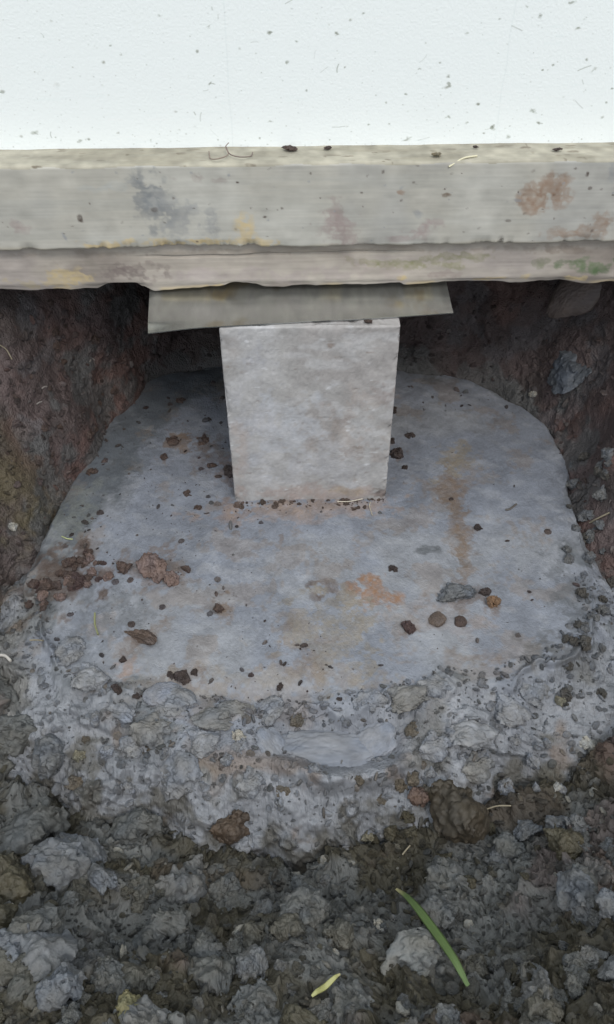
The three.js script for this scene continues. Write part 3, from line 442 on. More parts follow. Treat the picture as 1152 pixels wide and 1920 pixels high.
  const g = gridGeo(nu, nv, true, PP, CC, UU);
  const nn = g.attributes.normal.array; { let fi = 0; for (let i = 0; i < nu; i++) if (Math.abs(pts[i][0]) < .003 && pts[i][1] > -.01) fi = i; if (nn[(fi * nv + 80) * 3 + 2] < 0) { const ix = g.index.array; for (let k = 0; k < ix.length; k += 3) { const t = ix[k]; ix[k] = ix[k + 1]; ix[k + 1] = t; } g.computeVertexNormals(); } }
  const m = new THREE.Mesh(g, grit(mat({ vertexColors: true, roughness: .88 }), .0003, 10)); m.rotation.y = -.012; m.position.set(PIER_X, 0, PIER_Z);
  add(m, 'concrete_post', 'square pale concrete post standing on the round footing', 'post');

  // thin galvanised sheet lying on the post, tucked under the bearer
  const Yp = PIER_H + .0006, A = onY(277, 621, Yp), B = onY(850, 590, Yp), Cc = onY(838, 534, Yp), Dd = onY(281, 545, Yp), a = 96, b = 40;
  const back = (p, q) => { const t = (-.19 - p.z) / (q.z - p.z); return p.clone().lerp(q, t); }, Bk = back(B, Cc), Ak = back(A, Dd);
  const mk = (off) => { const Q = new Float32Array((a + 1) * (b + 1) * 3), Uv = new Float32Array((a + 1) * (b + 1) * 2); for (let i = 0; i <= a; i++) for (let j = 0; j <= b; j++) { const s = i / a, t = j / b, p = A.clone().lerp(B, s).lerp(Ak.clone().lerp(Bk, s), t), k = (i * (b + 1) + j) * 3, e = Math.abs(p.x) > .1 ? 1 : 0; const over_ = ss(.1, .18, Math.abs(p.x)), fr = 1 - ss(0, .1, t); Q[k] = p.x; Q[k + 1] = p.y + off + .0006 * (fbm(p.x * 14, 1, p.z * 14, 2) + .5) + over_ * (-.004 * (p.x < 0 ? 1 : -.3)) * fr + (p.x < -.165 ? (-.165 - p.x) * .35 * fr : 0); Q[k + 2] = p.z + .0012 * fbm(p.x * 12, 3, 3, 2) * fr; Uv[(i * (b + 1) + j) * 2] = p.x; Uv[(i * (b + 1) + j) * 2 + 1] = p.z; } return [Q, Uv]; };
  const [q1, u1] = mk(.0011), [q0, u0] = mk(0), top = gridGeo(a + 1, b + 1, false, q1, null, u1), bot = gridGeo(a + 1, b + 1, false, q0, null, u0);
  const rim = []; for (let i = 0; i <= a; i++) rim.push(i * (b + 1)); for (let j = 1; j <= b; j++) rim.push(a * (b + 1) + j); for (let i = a - 1; i >= 0; i--) rim.push(i * (b + 1) + b); for (let j = b - 1; j > 0; j--) rim.push(j);
  const sideP = new Float32Array(rim.length * 6), sideU = new Float32Array(rim.length * 4); rim.forEach((r, i) => { for (let k = 0; k < 3; k++) { sideP[i * 6 + k] = q1[r * 3 + k]; sideP[i * 6 + 3 + k] = q0[r * 3 + k]; } });
  if (top.attributes.normal.array[1] < 0) { const ix = top.index.array; for (let k = 0; k < ix.length; k += 3) { const t = ix[k]; ix[k] = ix[k + 1]; ix[k + 1] = t; } top.computeVertexNormals(); } else { const ix = bot.index.array; for (let k = 0; k < ix.length; k += 3) { const t = ix[k]; ix[k] = ix[k + 1]; ix[k + 1] = t; } bot.computeVertexNormals(); }
  const side = gridGeo(rim.length, 2, true, sideP, null, sideU);
  const streak = bumpTex(tile((u, v) => .5 + .35 * fbm(u * 5, v * 60, 3, 3) + .3 * fbm(u * 30, v * 30, 8, 3))); streak.repeat.set(4, 4);
  const sheetTex = (() => { const n = 512, d = new Uint8Array(n * n * 4), f = tile((u, v) => fbm(u * 9, v * 5, 2, 4)), f2 = tile((u, v) => fbm(u * 50, v * 14, 7, 3)); for (let j = 0; j < n; j++) for (let i = 0; i < n; i++) { const a = f(i / n, j / n), b = f2(i / n, j / n), k = (j * n + i) * 4, t = ss(.05, .3, a) * .35, m = 1 + b * .09; d[k] = clamp(mix(.72, .6, t) * m) * 255; d[k + 1] = clamp(mix(.73, .53, t) * m) * 255; d[k + 2] = clamp(mix(.72, .4, t) * m) * 255; d[k + 3] = 255; } const t = new THREE.DataTexture(d, n, n); t.colorSpace = THREE.SRGBColorSpace; t.wrapS = t.wrapT = THREE.RepeatWrapping; t.magFilter = THREE.LinearFilter; t.repeat.set(3.1, 3.1); t.needsUpdate = true; return t; })();
  const sh = new THREE.Mesh(mergeGeometries([top, bot, side]), mat({ color: new THREE.Color().setRGB(1, 1, 1), metalness: .88, roughness: .21, roughnessMap: null, map: sheetTex, bumpMap: streak, bumpScale: .00012 }));
  add(sh, 'metal_sheet', 'thin grey galvanised metal sheet lying flat on top of the concrete post', 'metal sheet');
}

// ------------------------------------------------------------------ clods, stones, straw and grass
const one = (a) => a[(rnd() * a.length) | 0];
const CLODM = {}; const clodMat = (col, rough = .64) => CLODM[col.join()] ??= crumbBump(new THREE.MeshStandardMaterial({ color: new THREE.Color().setRGB(...col), vertexColors: true, roughness: rough }), .0025, .22);
function clodGeo(sd, det, lump, ex = 1, ey = .75, ez = 1) { // unit lump, crumbly
  const g = mergeVertices((() => { const q = new THREE.IcosahedronGeometry(1, det); q.deleteAttribute('uv'); q.deleteAttribute('normal'); return q; })(), 1e-5), p = g.attributes.position, col = new Float32Array(p.count * 3), uv = new Float32Array(p.count * 2);
  for (let i = 0; i < p.count; i++) {
    const x = p.getX(i), y = p.getY(i), z = p.getZ(i), s = sd * 7.3;
    let r = 1 + .42 * fbm(x * .9 + s, y * .9, z * .9, 3) + lump * ((billow(x * 1.7 + s, y * 1.7, z * 1.7) - .55) * .62 + (billow(x * 3.9 + s, y * 3.9, z * 3.9) - .55) * .3 + (billow(x * 8 + s, y * 8, z * 8) - .55) * .12) + .05 * noise(x * 12 + s, y * 12, z * 12);
    p.setXYZ(i, x * r * ex, y * r * ey, z * r * ez);
    const m = 1 + .35 * fbm(x * 2.5 + s, y * 2.5 + 4, z * 2.5, 3) + .14 * noise(x * 22 + s, y * 22, z * 22), w = fbm(x * 1.6 + s, y * 1.6, z * 1.6 + 9, 3);
    col[i * 3] = m * (1 + .1 * w); col[i * 3 + 1] = m; col[i * 3 + 2] = m * (1 - .15 * w); uv[i * 2] = x + y * .4; uv[i * 2 + 1] = z + y * .4;
  }
  g.setAttribute('color', new THREE.BufferAttribute(col, 3)); g.setAttribute('uv', new THREE.BufferAttribute(uv, 2)); g.computeVertexNormals(); return g;
}
function clusterGeo(sd, n, flat, res = 46) { // crumbs fused into one ragged lump: field of joined spheres, meshed
  const keep = seed; seed = sd * 7919; const sp = []; const cuts = []; for (let i = 0; i < 11; i++) { const v = new THREE.Vector3(R(-1, 1), R(-.5, 1), R(-1, 1)).normalize(); cuts.push([v.x, v.y, v.z, R(.34, .62) * (Math.abs(v.y) > .6 ? flat : 1)]); }
  for (let i = 0; i < n; i++) { const a = R(0, TAU), r = Math.sqrt(rnd()) * .5, q = R(.16, .42) * (1.2 - r); sp.push([Math.cos(a) * r, R(-.25, .35) * flat * (1 - r), Math.sin(a) * r, q]); } seed = keep;
  const mc = new MarchingCubes(res, undefined, false, false, 60000); mc.isolation = 0; let k = 0;
  for (let z = 0; z < res; z++) for (let y = 0; y < res; y++) for (let x = 0; x < res; x++) {
    const X = x / res * 2 - 1, Y = y / res * 2 - 1, Z = z / res * 2 - 1; let d = 9;
    for (const [a, b, c, q] of sp) { const e = Math.hypot(X - a, Y - b, Z - c) - q, h = Math.max(.07 - Math.abs(d - e), 0) / .07; d = Math.min(d, e) - h * h * .0175; }
    const w = .12 * fbm(X * 3 + sd, Y * 3, Z * 3 + 4, 3); for (const [a, b, c, q] of cuts) d = Math.max(d, X * a + Y * b + Z * c - q + w);
    d += .13 * fbm(X * 5 + sd, Y * 5, Z * 5, 4) + .045 * noise(X * 15 + sd, Y * 15, Z * 15) + .05 * ss(.1, .3, fbm(X * 7, Y * 7 + sd, Z * 7, 3)); mc.field[k++] = -d;
  }
  mc.update(); const c = mc.count; let g = new THREE.BufferGeometry(); g.setAttribute('position', new THREE.BufferAttribute(mc.positionArray.slice(0, c * 3), 3)); g = mergeVertices(g, 1e-4); g.scale(1.35, 1.35, 1.35);
  const p = g.attributes.position, col = new Float32Array(p.count * 3), uv = new Float32Array(p.count * 2);
  for (let i = 0; i < p.count; i++) { const x = p.getX(i), y = p.getY(i), z = p.getZ(i), m = 1 + .5 * fbm(x * 3 + sd, y * 3 + 4, z * 3, 4) + .15 * noise(x * 18 + sd, y * 18, z * 18), w = fbm(x * 1.8 + sd, y * 1.8, z * 1.8 + 9, 3); col[i * 3] = m * (1 + .1 * w); col[i * 3 + 1] = m; col[i * 3 + 2] = m * (1 - .16 * w); uv[i * 2] = x + y * .4; uv[i * 2 + 1] = z + y * .4; }
  g.setAttribute('color', new THREE.BufferAttribute(col, 3)); g.setAttribute('uv', new THREE.BufferAttribute(uv, 2)); g.computeVertexNormals(); return g;
}
const crumbly = [0, 1, 2, 3, 4, 5, 6, 7].map((i) => clusterGeo(i + 3, [14, 18, 10, 22, 12, 16, 26, 9][i], [.7, .8, .9, .6, 1, .7, .6, 1][i]));
const smooth = [0, 1, 2, 3].map((i) => clodGeo(i + 20, 9, .15, [1, 1.2, .85, 1.1][i], [.6, .5, .55, .6][i]));
const pxSize = (p) => p.distanceTo(camera.position) / 1500 * .95;
function clod(name, u, v, rpx, col, geo, label, category, group, sink = .35, turn = rnd() * TAU, stretch = 1, flat = 1) {
  const s = spot(u, v); if (!s) return null; const r = rpx * pxSize(s.p) * (crumbly.includes(geo) ? 1.32 : 1.05), m = new THREE.Mesh(geo, clodMat(col));
  const up = new THREE.Vector3(s.n.x * .8, Math.max(.15, s.n.y) + .2, s.n.z * .8).normalize();
  m.position.copy(s.p).addScaledVector(up, r * (.45 - sink) * flat);
  m.quaternion.setFromUnitVectors(new THREE.Vector3(0, 1, 0), up).multiply(new THREE.Quaternion().setFromEuler(new THREE.Euler(R(-.25, .25), turn, R(-.25, .25)))); m.scale.set(r * stretch, r * flat, r);
  return add(m, name, label, category, group);
}
// distinct pieces
const EARTH = [.07, .047, .039], PINKEARTH = [.14, .098, .086], DK = [.04, .028, .025], REDK = [.055, .033, .031], GREYC = [.074, .0765, .0745], BLUEC = [.098, .104, .112], OLV = [.05, .044, .027];
clod('soil_clod', 292, 1066, 30, PINKEARTH, crumbly[0], 'pinkish brown crumbly soil clod, largest on the smooth concrete', 'clod', null, .2);
clod('soil_clod', 320, 1085, 15, PINKEARTH, crumbly[1], 'pinkish clod leaning against the largest pinkish clod on the concrete', 'clod', null, .2);
clod('soil_clod', 235, 1063, 15, EARTH, crumbly[2], 'brown clod between the reddish crumb heap and the pinkish clod', 'clod', null, .3);
clod('soil_clod', 350, 1064, 10, EARTH, crumbly[3], 'small brown clod just beyond the largest pinkish clod', 'clod', null, .3);
clod('soil_clod', 270, 1190, 21, [.085, .06, .047], crumbly[3], 'long sausage shaped brown clod lying on the concrete', 'clod', null, .3, -.55, 1.9, .7);
clod('soil_clod', 327, 826, 15, EARTH, crumbly[4], 'flat brown soil clod left on the concrete beside the dark smear', 'clod', null, .35, 1, 1, .5);
for (const [u, v, r] of [[380, 826, 13], [352, 926, 9], [340, 752, 10], [368, 948, 8], [395, 870, 9], [305, 856, 8]]) clod('soil_clod', u, v, r, EARTH, crumbly[(u + v) % 8], 'small flat brown soil clod between the post and the shaded pit wall', 'clod', 'small clods between post and pit wall', .35, rnd() * 6, 1, .6);
for (const [u, v, r] of [[428, 884, 16], [745, 848, 13], [768, 814, 9], [741, 770, 9], [760, 876, 6], [737, 824, 7]]) clod('soil_clod', u, v, r, DK, crumbly[(u + v) % 8], 'dark soil clod lying close to the foot of the concrete post', 'clod', 'dark clods at the post foot', .3);
clod('soil_clod', 893, 988, 8, DK, crumbly[5], 'round dark clod beside the brown streak on the concrete', 'clod', null, .3);
clod('soil_clod', 735, 1066, 9, DK, crumbly[6], 'dark crumb just beyond the orange stain on the concrete', 'clod', null, .3);
clod('soil_clod', 770, 1175, 13, REDK, crumbly[1], 'dark reddish clod between orange stain and grey clay lump', 'clod', null, .3);
clod('soil_clod', 412, 1138, 12, EARTH, crumbly[2], 'brown clod with a wet brown mark beneath it on the concrete', 'clod', null, .35);
clod('clay_lump', 850, 1112, 28, BLUEC, crumbly[3], 'wedge shaped grey clay lump dropped on the smooth concrete', 'clay lump', null, .3, .4, 1.15);
clod('clay_lump', 885, 1108, 14, BLUEC, crumbly[5], 'smaller grey clay piece touching the wedge shaped lump', 'clay lump', null, .3);
clod('soil_clod', 924, 1130, 15, [.17, .105, .062], crumbly[7], 'orange brown clod beside the wedge shaped grey clay lump', 'clod', null, .3);
clod('soil_clod', 912, 1108, 11, DK, crumbly[0], 'dark clod between grey clay lump and orange brown clod', 'clod', null, .3);
clod('soil_clod', 822, 1160, 15, [.1, .075, .06], smooth[0], 'smooth brown clod in front of the wedge shaped clay lump', 'clod', null, .35, 0, 1, .7);
clod('soil_clod', 864, 1166, 12, EARTH, smooth[2], 'small dark brown clod in front of the wedge shaped clay lump', 'clod', null, .3);
for (let i = 0; i < 46; i++) { const t = rnd(), u = mix(58, 195, t) + R(-12, 12), v = mix(1110, 1050, t) + R(-32, 34); const [col, tint] = rnd() < .5 ? [EARTH, 'brown'] : rnd() < .5 ? [PINKEARTH, 'pinkish'] : [REDK, 'dark reddish']; clod('soil_clod', u, v, R(5, 13), col, crumbly[i % 8], `${tint} crumb in the reddish heap at the pit wall foot`, 'clod', `${tint} crumbs heaped at the pit wall foot`, .2); }
for (const [u, v, r] of [[340, 1272, 17], [322, 1264, 9], [366, 1262, 8], [230, 1236, 8], [219, 1290, 10], [258, 1302, 9], [525, 1284, 8]]) clod('soil_clod', u, v, r, DK, crumbly[(u * 3) % 8], 'dark brown clod near the broken front rim of the footing', 'clod', 'dark clods near the front rim', .35, rnd() * 6, 1, .7);
clod('stone', 310, 1302, 26, [.17, .178, .2], smooth[3], 'flat bluish grey stone set in the front rim of the footing', 'stone', null, .5, .3, 1.3, .7);
clod('stone', 440, 1545, 36, [.058, .04, .027], crumbly[4], 'round rusty brown stone stuck in the slope below the footing', 'stone', null, .6, .3, 1.1);
clod('soil_clod', 845, 1528, 58, [.042, .034, .023], crumbly[4], 'big dark brown earth clod in the trench below the footing', 'clod', null, .3, .7, 1.15);
clod('soil_clod', 792, 1490, 22, [.1, .065, .05], crumbly[5], 'reddish clod leaning on the big dark brown earth clod', 'clod', null, .3);
clod('stone', 818, 1486, 10, [.42, .4, .34], smooth[1], 'pale sliver of stone on the big dark brown clod', 'stone', null, .2, .5, 1.5, .6);
for (const [u, v, r] of [[765, 1530, 14], [770, 1560, 16], [915, 1555, 16], [735, 1565, 18], [700, 1575, 12]]) clod('soil_clod', u, v, r, OLV, crumbly[(u + v) % 8], 'olive brown clod beside the big earth clod in the trench', 'clod', 'olive clods in the trench', .3);
for (const [u, v, r, l] of [[25, 983, 9, 'white pebble perched on the ochre bank beside the pit'], [1102, 1402, 15, 'pale angular stone in the dark bank beside the footing'], [1045, 1473, 9, 'pale oval pebble in the trench bank below the pale angular stone'], [711, 1736, 11, 'white pebble on the spoil beside the green grass blade'], [632, 1786, 7, 'tiny white pebble on the spoil in front of the white pebble'], [240, 1900, 30, 'yellowish stone half buried in the spoil'], [1052, 1313, 11, 'olive pale stone at the footing rim by the dark bank'], [735, 1725, 9, 'grey pebble touching the white pebble by the grass blade'], [690, 1568, 12, 'buff pebble in the trench wall below the footing'], [148, 1418, 12, 'buff stone in the dark pit beside the footing'], [1000, 738, 7, 'small white pebble under the clay slab at the pit wall'], [447, 1380, 14, 'pale cream stone bedded in the rough rim of the footing'], [875, 1820, 12, 'tan pebble beside the base of the grass blade']])
  clod('pebble', u, v, r, /yellow/.test(l) ? [.17, .155, .08] : /olive|tan|buff/.test(l) ? [.16, .15, .11] : /grey/.test(l) ? [.2, .2, .2] : [.32, .31, .28], crumbly[u % 8], l, 'pebble', null, .35);
clod('clay_lump', 1068, 690, 44, [.085, .095, .11], crumbly[6], 'slab of blue grey clay stuck to the dark pit wall', 'clay lump', null, .3, .8, 1, .45);
clod('soil_clod', 1085, 548, 34, [.12, .095, .085], smooth[0], 'pale brown clod wedged under the timber bearer', 'clod', null, .3, 0, 1.6, .7);
// larger named clay lumps of the spoil heap
for (const [u, v, r, st, tn, col, l] of [
  [575, 1712, 42, 1, .5, GREYC, 'upright grey clay lump standing above the olive hollow in the spoil'], [60, 1570, 52, 1.3, .8, GREYC, 'large grey clay lump where the spoil meets the pit corner'], [110, 1615, 40, 1.2, .3, BLUEC, 'rounded blue grey clay lump below the large corner lump'],
  [165, 1600, 34, 1.5, -.6, BLUEC, 'arched finger of blue grey clay over a dark gap'], [195, 1655, 24, 1.5, -.9, BLUEC, 'tip of the arched clay finger pointing into a dark gap'], [250, 1560, 36, 1.2, .2, GREYC, 'peaked grey clay lump at the edge of the trench'],
  [70, 1800, 58, 1.1, .3, BLUEC, 'big bluish clay lump split by a dark crack'], [125, 1850, 40, 1, 2, BLUEC, 'bluish clay lump beside the dark crack in the spoil'], [25, 1790, 40, 1, 1, BLUEC, 'bluish clay lump behind the cracked big lump'], [780, 1812, 46, 1.3, .25, [.13, .132, .125], 'oval grey clod lying behind the lower half of the grass blade'],
  [1090, 1682, 40, 1, .4, BLUEC, 'bright blue grey clay lump beside a dark gap'], [1145, 1702, 30, 1, 1.1, BLUEC, 'blue grey clay lump across the dark gap'], [985, 1556, 25, 1, .7, BLUEC, 'knobbly blue grey lump at the trench edge'], [1045, 1562, 24, 1, 1.4, BLUEC, 'knobbly pale clay lump near the dark bank'], [1085, 1548, 22, 1, 2.2, BLUEC, 'small upright clay lump against the dark bank'], [830, 1715, 36, 1, .9, GREYC, 'grey lump touching the upper part of the grass blade'], [290, 1760, 44, 1.2, .4, GREYC, 'broad grey lump above the yellowish stone'], [400, 1790, 34, 1.1, 1.9, GREYC, 'grey lump on the spoil between hollow and cracked clay'], [100, 1420, 34, 1, .5, BLUEC, 'bluish clay clod on the pit corner by the dark hole'], [25, 1370, 34, 1.2, .3, GREYC, 'grey clay smear lump on the ochre bank']])
  clod('clay_lump', u, v, r, col, crumbly[(u * 7 + v) % 8], l, 'clay lump', null, .3, tn, st);
// scattered clods of the heap, alike but for their place
for (let i = 0; i < 200; i++) {
  const u = R(-20, 1172), v = R(1540, 1950), tv = 1600 - Math.pow(Math.abs(u - 560) / 560, 2) * 130; if (v < tv + 45) continue;
  const r = Math.pow(rnd(), 2.8) * 40 + 10, [col, tint] = rnd() < .5 ? [GREYC, 'mid grey'] : rnd() < .45 ? [[.1, .102, .102], 'pale grey'] : rnd() < .5 ? [[.062, .06, .05], 'dark grey'] : [OLV, 'olive brown'], size = r > 30 ? 'big' : r > 17 ? 'medium sized' : 'small';
  clod('clay_clod', u, v, r, col, crumbly[(u | 0) & 7], `${size} ${tint} crumbly clay clod on the heaped spoil before the trench`, 'clod', `${size} ${tint} clods of the spoil heap`, .58);
}
for (let i = 0; i < 40; i++) { const t = rnd(), u = mix(1060, 1150, rnd()), v = mix(850, 1350, t); clod('gravel_stone', u, v, R(5, 15), rnd() < .6 ? [.1, .103, .107] : [.06, .056, .05], crumbly[i % 8], 'small grey stone along the dark side rim of the footing', 'stone', 'stones along the dark rim of the footing', .3); }
// concrete that slumped over the rim: lips and knobs fused to the footing
function rimLump(name, u, v, rpx, geo, col, sink, turn, st, flat) { const o = clod('rim_lump', u, v, rpx, col, geo, '', '', null, sink, turn, st, flat); if (!o) return; used.rim_lump--; o.name = name; o.userData = {}; if (geo === lipGeo) { o.material = lipMat; } footing.group.add(o); }
const lipMat = new THREE.MeshStandardMaterial({ color: new THREE.Color().setRGB(.168, .178, .2), vertexColors: true, roughness: .6 });
const lipGeo = clodGeo(77, 30, .62, 1, .6, .9);
rimLump('overflow_lip', 615, 1412, 44, lipGeo, [.18, .19, .217], .38, .06, 2.1, .62); rimLump('overflow_lip', 700, 1390, 32, lipGeo, [.18, .19, .217], .4, .5, 1.4, .6); rimLump('overflow_lip', 510, 1402, 26, lipGeo, [.18, .19, .21], .42, 2.4, 1.5, .6);
for (const [u, v, r, st] of [[330, 1318, 30, 1.6], [420, 1338, 34, 1.5], [510, 1330, 26, 1.4], [760, 1306, 30, 1.6], [820, 1288, 24, 1.5], [700, 1322, 24, 1.3], [170, 1272, 34, 1.2], [225, 1330, 30, 1.3], [140, 1220, 28, 1.1], [290, 1370, 34, 1.2], [380, 1390, 30, 1.2], [880, 1370, 40, 1.4], [960, 1330, 30, 1.3], [820, 1400, 30, 1.2], [470, 1470, 28, 1.1], [340, 1460, 40, 1.2], [900, 1440, 30, 1.3], [1010, 1300, 26, 1.2], [255, 1400, 26, 1]]) rimLump('rim_lump', u, v, r, crumbly[(u + v) % 8], one([[.17, .178, .195], [.185, .194, .212], [.16, .167, .18], [.14, .14, .138]]), .4, R(-.5, .5), st, .7);
for (let i = 0; i < 40; i++) rimLump('rim_lump', R(130, 1060), R(1345, 1500), R(6, 17), crumbly[i % 8], rnd() < .7 ? [.17, .178, .195] : [.1, .085, .065], .5, R(0, 6), 1, 1);
for (let i = 0; i < 26; i++) { const u = R(0, 215), v = R(570, 900); clod('soil_clod', u, v, R(4, 11), rnd() < .5 ? TOPSOIL : EARTH, crumbly[i % 8], 'small purplish soil clod stuck on the pit wall under the bearer', 'clod', 'clods stuck on the pit wall', .5); }

// uncountable crumbs: one instanced object per surface
function crumbs(name, label, geo, src, n, pick, col, size, kind) {
  const im = new THREE.InstancedMesh(geo, clodMat([1, 1, 1]), n), o = new THREE.Object3D(), c = new THREE.Color(); let k = 0, tries = 0; const cnt = src.P.length / 3;
  while (k < n && tries++ < n * 400) {
    const i = (rnd() * cnt) | 0, x = src.P[i * 3], y = src.P[i * 3 + 1], z = src.P[i * 3 + 2]; if (!pick(i, x, y, z)) continue;
    const r = size(); o.position.set(x, y + r * .05, z); o.rotation.set(R(0, 6), R(0, 6), R(0, 6)); o.scale.set(r * R(.8, 1.4), r * R(.6, 1), r); o.updateMatrix(); im.setMatrixAt(k, o.matrix); const h = col(), w = kind === 'own' ? R(0, .35) : rnd() < .8 ? R(.75, 1) : .2, e = R(.75, 1.3); c.setRGB(mix(h[0], src.C[i * 3], w) * e, mix(h[1], src.C[i * 3 + 1], w) * e, mix(h[2], src.C[i * 3 + 2], w) * e); im.setColorAt(k, c); k++;
  }
  im.count = k; im.castShadow = im.receiveShadow = true; add(im, name, label, 'crumbs', null, 'stuff');
}
const tiny = clodGeo(50, 3, 1.1, 1.2, .6, 1);
crumbs('clay_crumbs', 'fine clay crumbs strewn over the spoil and trench', tiny, ground, 15000, (i, x, y, z) => z > .28 && Math.abs(x) < .5 && z < .75, () => one([GREYC, GREYC, OLV, OLV, [.1, .1, .095], [.28, .27, .24]]), () => .0008 + .0034 * Math.pow(rnd(), 3.5));
crumbs('slope_crumbs', 'fine grey crumbs on the rough front slope of the footing', tiny, footing, 2600, (i, x, y, z) => footing.T[i] > -.02 && z > .12 && footing.T[i] < .12, () => one([GREYC, BLUEC, [.19, .2, .22], [.15, .13, .11], [.12, .12, .12]]), () => .0006 + .003 * Math.pow(rnd(), 3));
crumbs('wall_crumbs', 'fine dark soil crumbs on the pit walls', tiny, ground, 2500, (i, x, y, z) => z < .3 && y > -.02 && Math.abs(x) < .55 && z > -.45 && ground.RHO[i] < .14, () => one([TOPSOIL, EARTH, DK, REDSOIL, [.17, .15, .145]]), () => .0008 + .003 * Math.pow(rnd(), 3));
crumbs('soil_specks', 'tiny dark soil specks scattered on the smooth concrete', tiny, footing, 520, (i, x, y, z) => { if (footing.T[i] > -.01) return false; if (Math.abs(x) < .1 && z < .002 && z > -.21) return false; const w = (x < -.05 && z < .12 ? .7 : .25) + fbm(x * 14, 2, z * 14, 3) * 1.6; return rnd() < w * Math.hypot(x - CX, z - CZ) * 2.2; }, () => one([DK, DK, EARTH, REDK, [.1, .1, .1], [.11, .09, .08]]), () => .0005 + .0032 * Math.pow(rnd(), 6), 'own');

crumbs('soil_grit', 'line of soil grit packed along the foot of the concrete post', tiny, { P: new Float32Array(Array.from({ length: 900 }, (_, i) => i % 3 === 0 ? PIER_X + R(-.1, .1) : i % 3 === 1 ? .0006 : PIER_Z + .0015 + Math.abs(R(-1, 1) * R(0, 1)) * .022)), C: new Float32Array(900).map((_, i) => [.1, .07, .055][i % 3]) }, 130, () => true, () => one([EARTH, DK, PINKEARTH]), () => .0006 + .0028 * Math.pow(rnd(), 4));
// straw, roots, grass
function strand(name, pts, r, col, label, category, flatness = 1, group) {
  const g = new THREE.TubeGeometry(new THREE.CatmullRomCurve3(pts), 24, r, 6, false), m = new THREE.Mesh(g, mat({ color: new THREE.Color().setRGB(...col), roughness: .75 })); return add(m, name, label, category, group);
}
const gp = (u, v, lift = .001) => { const s = spot(u, v); return s.p.clone().add(new THREE.Vector3(0, lift, 0)); };
const STRAW = [.36, .32, .24], DRY = [.24, .21, .15];
strand('straw', [gp(636, 941, .002), gp(655, 939, .002), gp(678, 934, .002)], .0007, [.5, .46, .38], 'pale straw lying along the foot of the post', 'straw');
strand('straw', [gp(696, 944, .006), gp(697, 952, .004), gp(699, 964, .0012)], .0006, STRAW, 'short straw leaning on the post corner', 'straw');
strand('straw', [gp(1105, 980, .002), gp(1120, 974, .004), gp(1140, 965, .006)], .0012, DRY, 'dry stalk lying on stones at the dark rim', 'straw');
strand('straw', [gp(2, 648, .002), gp(14, 662, .003), gp(24, 676, .002)], .0008, DRY, 'thin dry stalk high on the pit wall', 'straw');
for (const [u, v] of [[84, 726], [74, 757], [176, 676]]) strand('straw', [gp(u - 6, v + 3), gp(u, v - 1, .0015), gp(u + 6, v - 3)], .0011, [.22, .2, .185], 'pale flake of straw stuck in the pit wall', 'straw', 1, 'straw flakes on the pit wall');
strand('grass_sprig', [gp(178, 1148, .003), gp(180, 1168, .002), gp(184, 1190, .002)], .0011, [.2, .21, .1], 'thin olive grass sprig on the concrete by the reddish crumbs', 'grass');
strand('grass_sprig', [gp(116, 1007, .001), gp(124, 1010, .002), gp(134, 1008, .001)], .0009, [.35, .38, .2], 'tiny curled green sprig near the pit wall', 'grass');
strand('straw', [gp(905, 1525, .006), gp(930, 1522, .01), gp(955, 1517, .006)], .0008, DRY, 'thin dry stalk over the dark trench', 'straw');
strand('straw', [gp(755, 1605, .004), gp(762, 1598, .006), gp(772, 1588, .006)], .0008, DRY, 'short dry stalk on the spoil edge of the trench', 'straw');
strand('straw', [gp(54, 1199, .002), gp(66, 1201, .002), gp(78, 1203, .003)], .0009, DRY, 'dry stalk bridging the crack beside the footing', 'straw');
strand('root', [gp(950, 957, .001), gp(957, 953, .002), gp(970, 946, .001)], .0014, [.09, .08, .07], 'dark twig fragment on the clean concrete', 'twig');
strand('straw', [gp(0, 1228, .003), gp(10, 1235, .004), gp(21, 1238, .003)], .0018, [.45, .43, .4], 'white splinter on the ochre bank', 'splinter');
strand('straw', [gp(0, 1690, .003), gp(10, 1694, .004), gp(24, 1704, .003)], .0022, [.45, .43, .39], 'white splinter on the grey spoil', 'splinter');
const ly = Y_TOP + .0015;
{ const a = onZ(842, 313, ZF + .001), b = onY(895, 292, ly); strand('straw', [a, a.clone().lerp(b, .5).add(new THREE.Vector3(0, .003, 0)), b], .0009, [.62, .58, .42], 'pale straw lying across the timber ledge', 'straw'); }
{ const q = (u, v, l = 0) => { const p = onY(u, v, ly); p.y += l; return p; };
  strand('root', [q(392, 284), q(396, 298), q(412, 301, .002), q(428, 296, .003), q(424, 284, .005), q(430, 279, .006)], .0005, [.2, .15, .125], 'dark curled root loop on the timber ledge', 'root');
  strand('root', [q(424, 282, .004), q(432, 293, .002), q(450, 298, .002), q(470, 295, .001), q(474, 286)], .0006, [.15, .115, .1], 'dark curved root beside the root loop on the ledge', 'root');
  for (const [u, v, r, l] of [[545, 280, .006, 'brown soil crumb on the timber ledge against the cladding'], [616, 279, .004, 'small dark crumb on the ledge below the white wall'], [820, 292, .005, 'dark crumb beside the straw on the ledge'], [1046, 281, .004, 'small brown crumb on the ledge above the mud smear'], [893, 277, .003, 'tiny dark crumb on the ledge at the straw tip']]) { const m = new THREE.Mesh(crumbly[u % 8], clodMat(u === 820 ? [.2, .17, .11] : EARTH)), p = onY(u, v, ly); m.scale.set(r * 1.5, r * .6, r); m.position.set(p.x, ly + r * .25, Math.min(p.z, ZF - .003)); add(m, 'soil_crumb', l, 'crumb'); }
  { const m = new THREE.Mesh(crumbly[2], clodMat(EARTH)), p = onY(690, 606, PIER_H); m.scale.set(.007, .004, .004); m.position.set(p.x, PIER_H + .002, p.z); add(m, 'soil_crumb', 'brown crumb on the top edge of the concrete post', 'crumb'); }
}
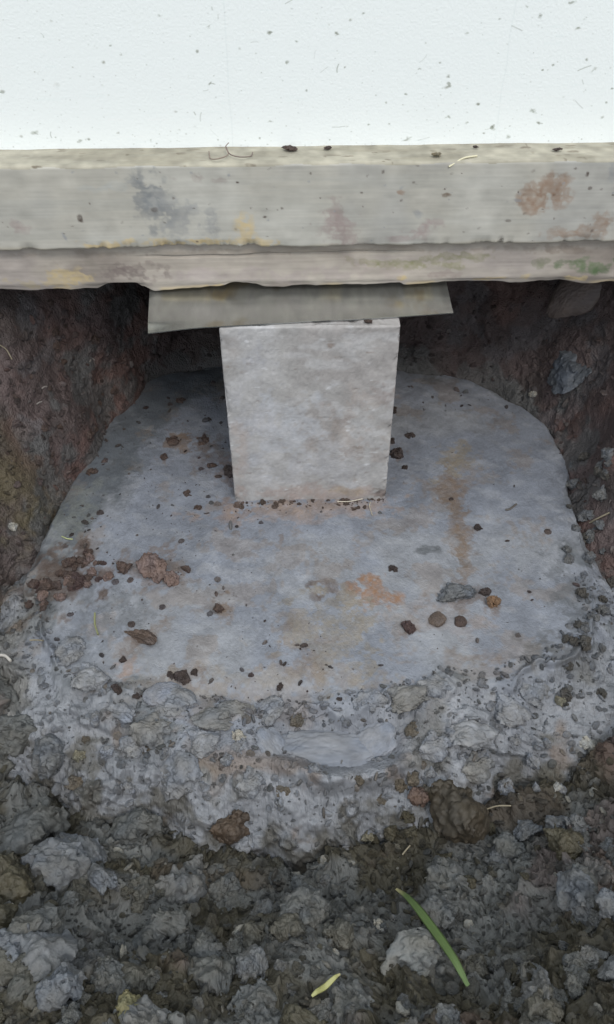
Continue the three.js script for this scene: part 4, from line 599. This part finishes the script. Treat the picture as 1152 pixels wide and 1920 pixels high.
function blade(pts, w, col, label) { // folded grass blade with real thickness
  const cu = new THREE.CatmullRomCurve3(pts), n = 40, P = [], C = [], I = []; const side = new THREE.Vector3(), up = new THREE.Vector3(0, 1, .35).normalize();
  for (let i = 0; i <= n; i++) { const t = i / n, p = cu.getPoint(t), d = cu.getTangent(t); side.crossVectors(d, up).normalize(); const nn = new THREE.Vector3().crossVectors(side, d).normalize(), ww = w * (.12 + .88 * Math.pow(Math.sin(Math.PI * clamp(t * .86 + .03)), .7)) * (t > .93 ? .9 : 1); for (const [s, h] of [[-1, .25], [-.5, .1], [0, -.12], [.5, .1], [1, .25], [.5, -.02], [0, -.24], [-.5, -.02]]) { const q = p.clone().addScaledVector(side, s * ww).addScaledVector(nn, h * ww); P.push(q.x, q.y, q.z); const k = 1 + .2 * noise(s * 6, t * 3, 1) + .1 * noise(s * 30, t * 2, 4), tip = 1 - ss(0, .16, t); C.push(mix(col[0], .42, tip) * k, mix(col[1], .38, tip) * k, mix(col[2], .2, tip) * k); } }
  for (let i = 0; i < n; i++) for (let j = 0; j < 8; j++) { const a = i * 8 + j, b = i * 8 + (j + 1) % 8; I.push(a, b, a + 8, b, b + 8, a + 8); }
  const g = new THREE.BufferGeometry(); g.setAttribute('position', new THREE.Float32BufferAttribute(P, 3)); g.setAttribute('color', new THREE.Float32BufferAttribute(C, 3)); g.setIndex(I); g.computeVertexNormals();
  return add(new THREE.Mesh(g, mat({ vertexColors: true, roughness: .5, side: THREE.DoubleSide })), 'grass_stalk', label, 'grass');
}
// a stalk resting on the lumps: its ends stand on the ground, the middle bows slightly above it
const arch = (a, b, la, lm, lb) => { const A = gp(a[0], a[1], la), B = gp(b[0], b[1], lb), M = gp((a[0] + b[0]) / 2, (a[1] + b[1]) / 2, lm); const o = []; for (let i = 0; i <= 6; i++) { const t = i / 6, p = A.clone().lerp(B, t); p.y += (M.y - (A.y + B.y) / 2) * 4 * t * (1 - t) * .9 + .002 * Math.sin(t * 9); o.push(p); } return o; };
blade([...arch([742, 1674], [872, 1866], .012, .03, .02)], .0037, [.09, .14, .045], 'long bright green grass blade lying on the spoil');
blade([...arch([642, 1834], [585, 1874], .012, .016, .008)], .0022, [.3, .3, .12], 'thin yellowish grass blade lying on the spoil');

shadows(scene);
renderer.render(scene, camera);
